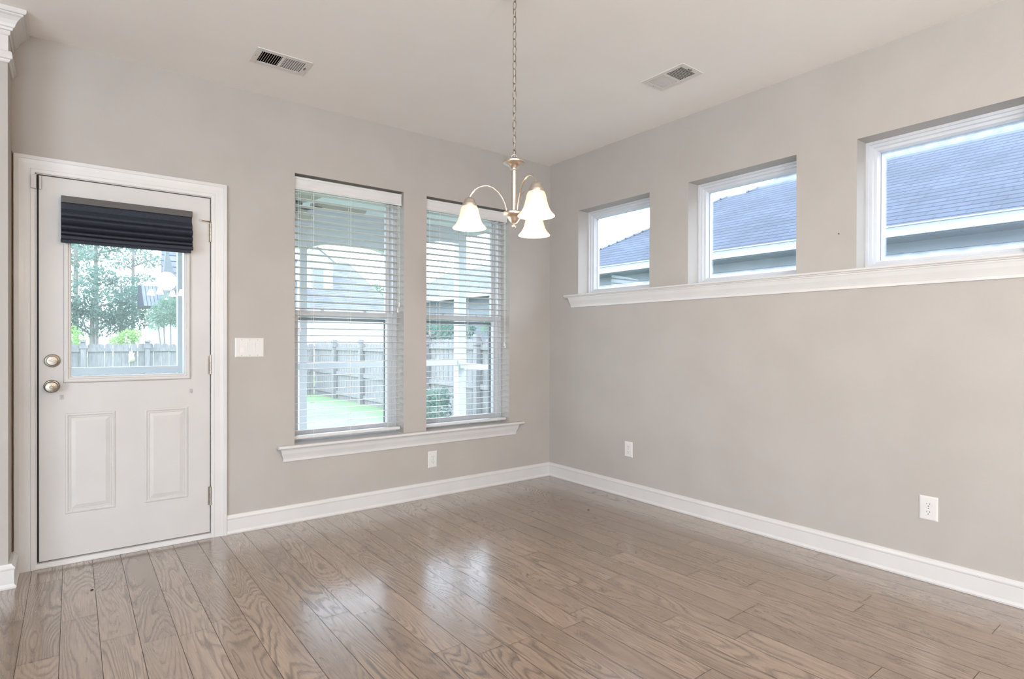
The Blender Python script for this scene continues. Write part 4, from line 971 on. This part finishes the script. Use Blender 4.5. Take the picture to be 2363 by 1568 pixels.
m_bark = mottled('grey_bark', (0.177,0.156,0.143), (0.245,0.218,0.197), 8, 0.9, stretch=(3,3,0.6))
def leaves(mb, c, rad, n, size, rg, hollow=0.35):
    for _ in range(n):
        while True:
            u = Vector((rg.uniform(-1,1), rg.uniform(-1,1), rg.uniform(-1,1)))
            if hollow*hollow < u.length_squared <= 1: break
        p = Vector(c)+Vector((u.x*rad[0], u.y*rad[1], u.z*rad[2]))
        a = Vector((rg.gauss(0,1), rg.gauss(0,1), rg.gauss(0,1))).normalized(); b = a.orthogonal().normalized()
        b = (Matrix.Rotation(rg.uniform(0,6.28), 3, a) @ b); s = size*rg.uniform(0.6,1.3); e = a.cross(b)
        mb.add([p-b*s*0.5, p+e*s*0.28, p+b*s*0.5, p-e*s*0.28], [(0,1,2,3)])
def tree(name, base, h, clumps, size, mt, label, cat, group=None, trunk_r=0.12, seed=1, lean=(0,0), n_per=300, trunks=None):
    rg = random.Random(seed); root = tag(empty(name, base), label, cat, group)
    mb = MB()
    for (cx, cy, cz, rx, ry, rz) in clumps:
        vol = (rx*ry*rz)**(1/3); leaves(mb, (base[0]+cx, base[1]+cy, cz), (rx, ry, rz), int(n_per*vol*vol/ (size*size*12)) , size, rg)
    mb.build('foliage', mt, root)
    mb = MB()
    if trunks is None:
        mb.tube([(base[0],base[1],base[2]),(base[0]+lean[0]*.5,base[1]+lean[1]*.5,base[2]+h*.5),(base[0]+lean[0],base[1]+lean[1],base[2]+h)], [trunk_r,trunk_r*.75,trunk_r*.3], 8)
        for (cx, cy, cz, rx, ry, rz) in clumps:
            z0 = max(base[2]+0.3, cz-rz*0.9); f_ = (z0-base[2])/h
            mb.tube([(base[0]+lean[0]*f_, base[1]+lean[1]*f_, z0), (base[0]+cx, base[1]+cy, cz), (base[0]+cx+rx*.6, base[1]+cy, cz+rz*.2)], [trunk_r*.4, trunk_r*.22, trunk_r*.08], 6)
    else:
        for (dx, dy, tx, ty, tz) in trunks: mb.tube([(base[0]+dx,base[1]+dy,base[2]),(base[0]+(dx+tx)/2*1.1,base[1]+(dy+ty)/2,(base[2]+tz)/2),(base[0]+tx,base[1]+ty,tz)], [trunk_r,trunk_r*.8,trunk_r*.4], 7)
    mb.build('trunk', m_bark, root)
    return root
G = ZG
tree('pine_tree', (-2.35,33,G), 10, [(-0.9,0,7.6,1.3,1.0,0.9),(0.5,0,7.2,1.6,1.0,0.8),(1.3,0,6.2,1.1,0.8,0.55),(-0.2,0,5.8,0.9,0.8,0.6),(-1.4,0,6.3,0.9,0.8,0.6),(0.9,0,8.4,1.2,1,0.8)], 0.16, m_pine, 'tall pine with long branches crossing the top left of the door glass', 'tree', 'trees beyond the back fence', 0.13, 11)
tree('pine_tree', (-0.95,30,G), 9, [(0.3,0,6.1,0.85,0.7,0.5),(0.7,0,5.2,0.75,0.6,0.38),(-0.5,0,5.0,0.6,0.5,0.35),(0.2,0,7.2,0.9,0.7,0.5),(0.4,0,4.3,0.8,0.5,0.22)], 0.15, m_pine, 'thin pine with open tiers of needles right of the middle of the door glass', 'tree', 'trees beyond the back fence', 0.10, 12)
tree('pine_tree', (-3.2,29,G), 9, [(0.0,0,5.4,0.7,0.7,0.9),(-0.3,0,7.0,1.0,0.8,0.9),(0.4,0,4.2,0.6,0.6,0.6)], 0.15, m_pine, 'pine at the left edge of the door glass', 'tree', 'trees beyond the back fence', 0.12, 13)
tree('broadleaf_tree', (-2.7,25,G), 3.6, [(-0.5,0,2.9,0.85,0.8,0.8),(0.3,0,2.6,0.9,0.8,0.8),(1.0,0,2.2,0.75,0.7,0.75),(-0.9,0,2.2,0.7,0.7,0.9),(0.2,0,1.9,1.3,0.8,0.6),(1.3,0,3.0,0.6,0.6,0.55)], 0.12, m_broad, 'dense dark green broadleaf tree in the middle of the door glass', 'tree', 'trees beyond the back fence', 0.12, 14)
tree('broadleaf_tree', (-1.6,27,G), 4.4, [(0.0,0,3.5,0.9,0.8,0.6),(0.7,0,2.9,0.7,0.7,0.8),(-0.7,0,4.0,0.6,0.6,0.5),(0.4,0,2.2,0.9,0.6,0.6)], 0.13, m_broad, 'looser broadleaf tree behind the dense one in the door glass', 'tree', 'trees beyond the back fence', 0.12, 15)
tree('crape_myrtle', (-0.75,18.6,G), 3.4, [(-0.05,0,2.15,0.52,0.5,0.48),(-0.35,0,1.95,0.35,0.4,0.42),(0.25,0,2.0,0.35,0.4,0.35),(0.0,0,2.5,0.3,0.3,0.3)], 0.075, m_myrtle, 'crape myrtle with several slim trunks beside the house at the right of the door glass', 'tree', None, 0.035, 16, trunks=[(0,0,-0.35,0,2.0),(0.05,0,0.05,0,2.1),(0.1,0,0.3,0,2.0),(-0.05,0,-0.15,0.1,2.1)])
tree('garden_shrub', (-1.95,18.2,G), 1.8, [(0,0,1.25,0.42,0.4,0.26),(0.12,0,1.42,0.30,0.3,0.18),(-0.25,0,1.15,0.25,0.3,0.2)], 0.07, m_lime, 'bright lime green shrub above the middle of the back fence', 'shrub', 'bright shrubs above the back fence', 0.04, 17)
tree('garden_shrub', (-3.35,18.2,G), 1.9, [(0,0,1.25,0.34,0.4,0.42)], 0.07, m_lime, 'bright lime green shrub at the left edge of the door glass', 'shrub', 'bright shrubs above the back fence', 0.04, 18)
tree('garden_shrub', (3.3,18.3,G), 2.2, [(0,0,1.35,0.45,0.4,0.40),(0.1,0,1.7,0.28,0.3,0.25)], 0.08, m_lime, 'bright green shrub behind the fence corner in the first tall window', 'shrub', 'bright shrubs above the back fence', 0.04, 19)
tree('broadleaf_tree', (13.6,30.5,G), 6, [(-0.6,0,3.9,1.1,0.9,0.8),(0.7,0,4.2,1.2,0.9,1.0),(-1.5,0,4.6,0.5,0.5,0.4),(0.3,0,2.9,1.2,0.8,0.7)], 0.16, m_myrtle, 'pale green tree right of the gabled house, behind the first tall window', 'tree', 'trees beyond the back fence', 0.14, 20)
tree('broadleaf_tree', (4.75,7.0,G), 3.6, [(0.0,0,2.1,0.42,0.5,0.45),(0.1,-0.4,2.45,0.38,0.5,0.35),(-0.1,0.2,1.6,0.45,0.5,0.35)], 0.09, m_myrtle, 'pale green tree before the slate roof in the second tall window', 'tree', None, 0.07, 21)
tree('broadleaf_tree', (4.65,10.6,G), 2.4, [(0.0,0,1.55,0.75,0.8,0.38),(0.0,-1.5,1.5,0.6,0.7,0.3)], 0.09, m_broad, 'low dark green growth behind the side fence in the second tall window', 'tree', None, 0.07, 22)
tree('garden_bush', (2.55,6.7,G), 0.9, [(0,0,-0.2,0.50,0.45,0.42),(0.15,-0.1,0.02,0.32,0.3,0.22)], 0.06, m_broad, 'round leafy bush on the lawn against the fence in the second tall window', 'bush', None, 0.03, 23)
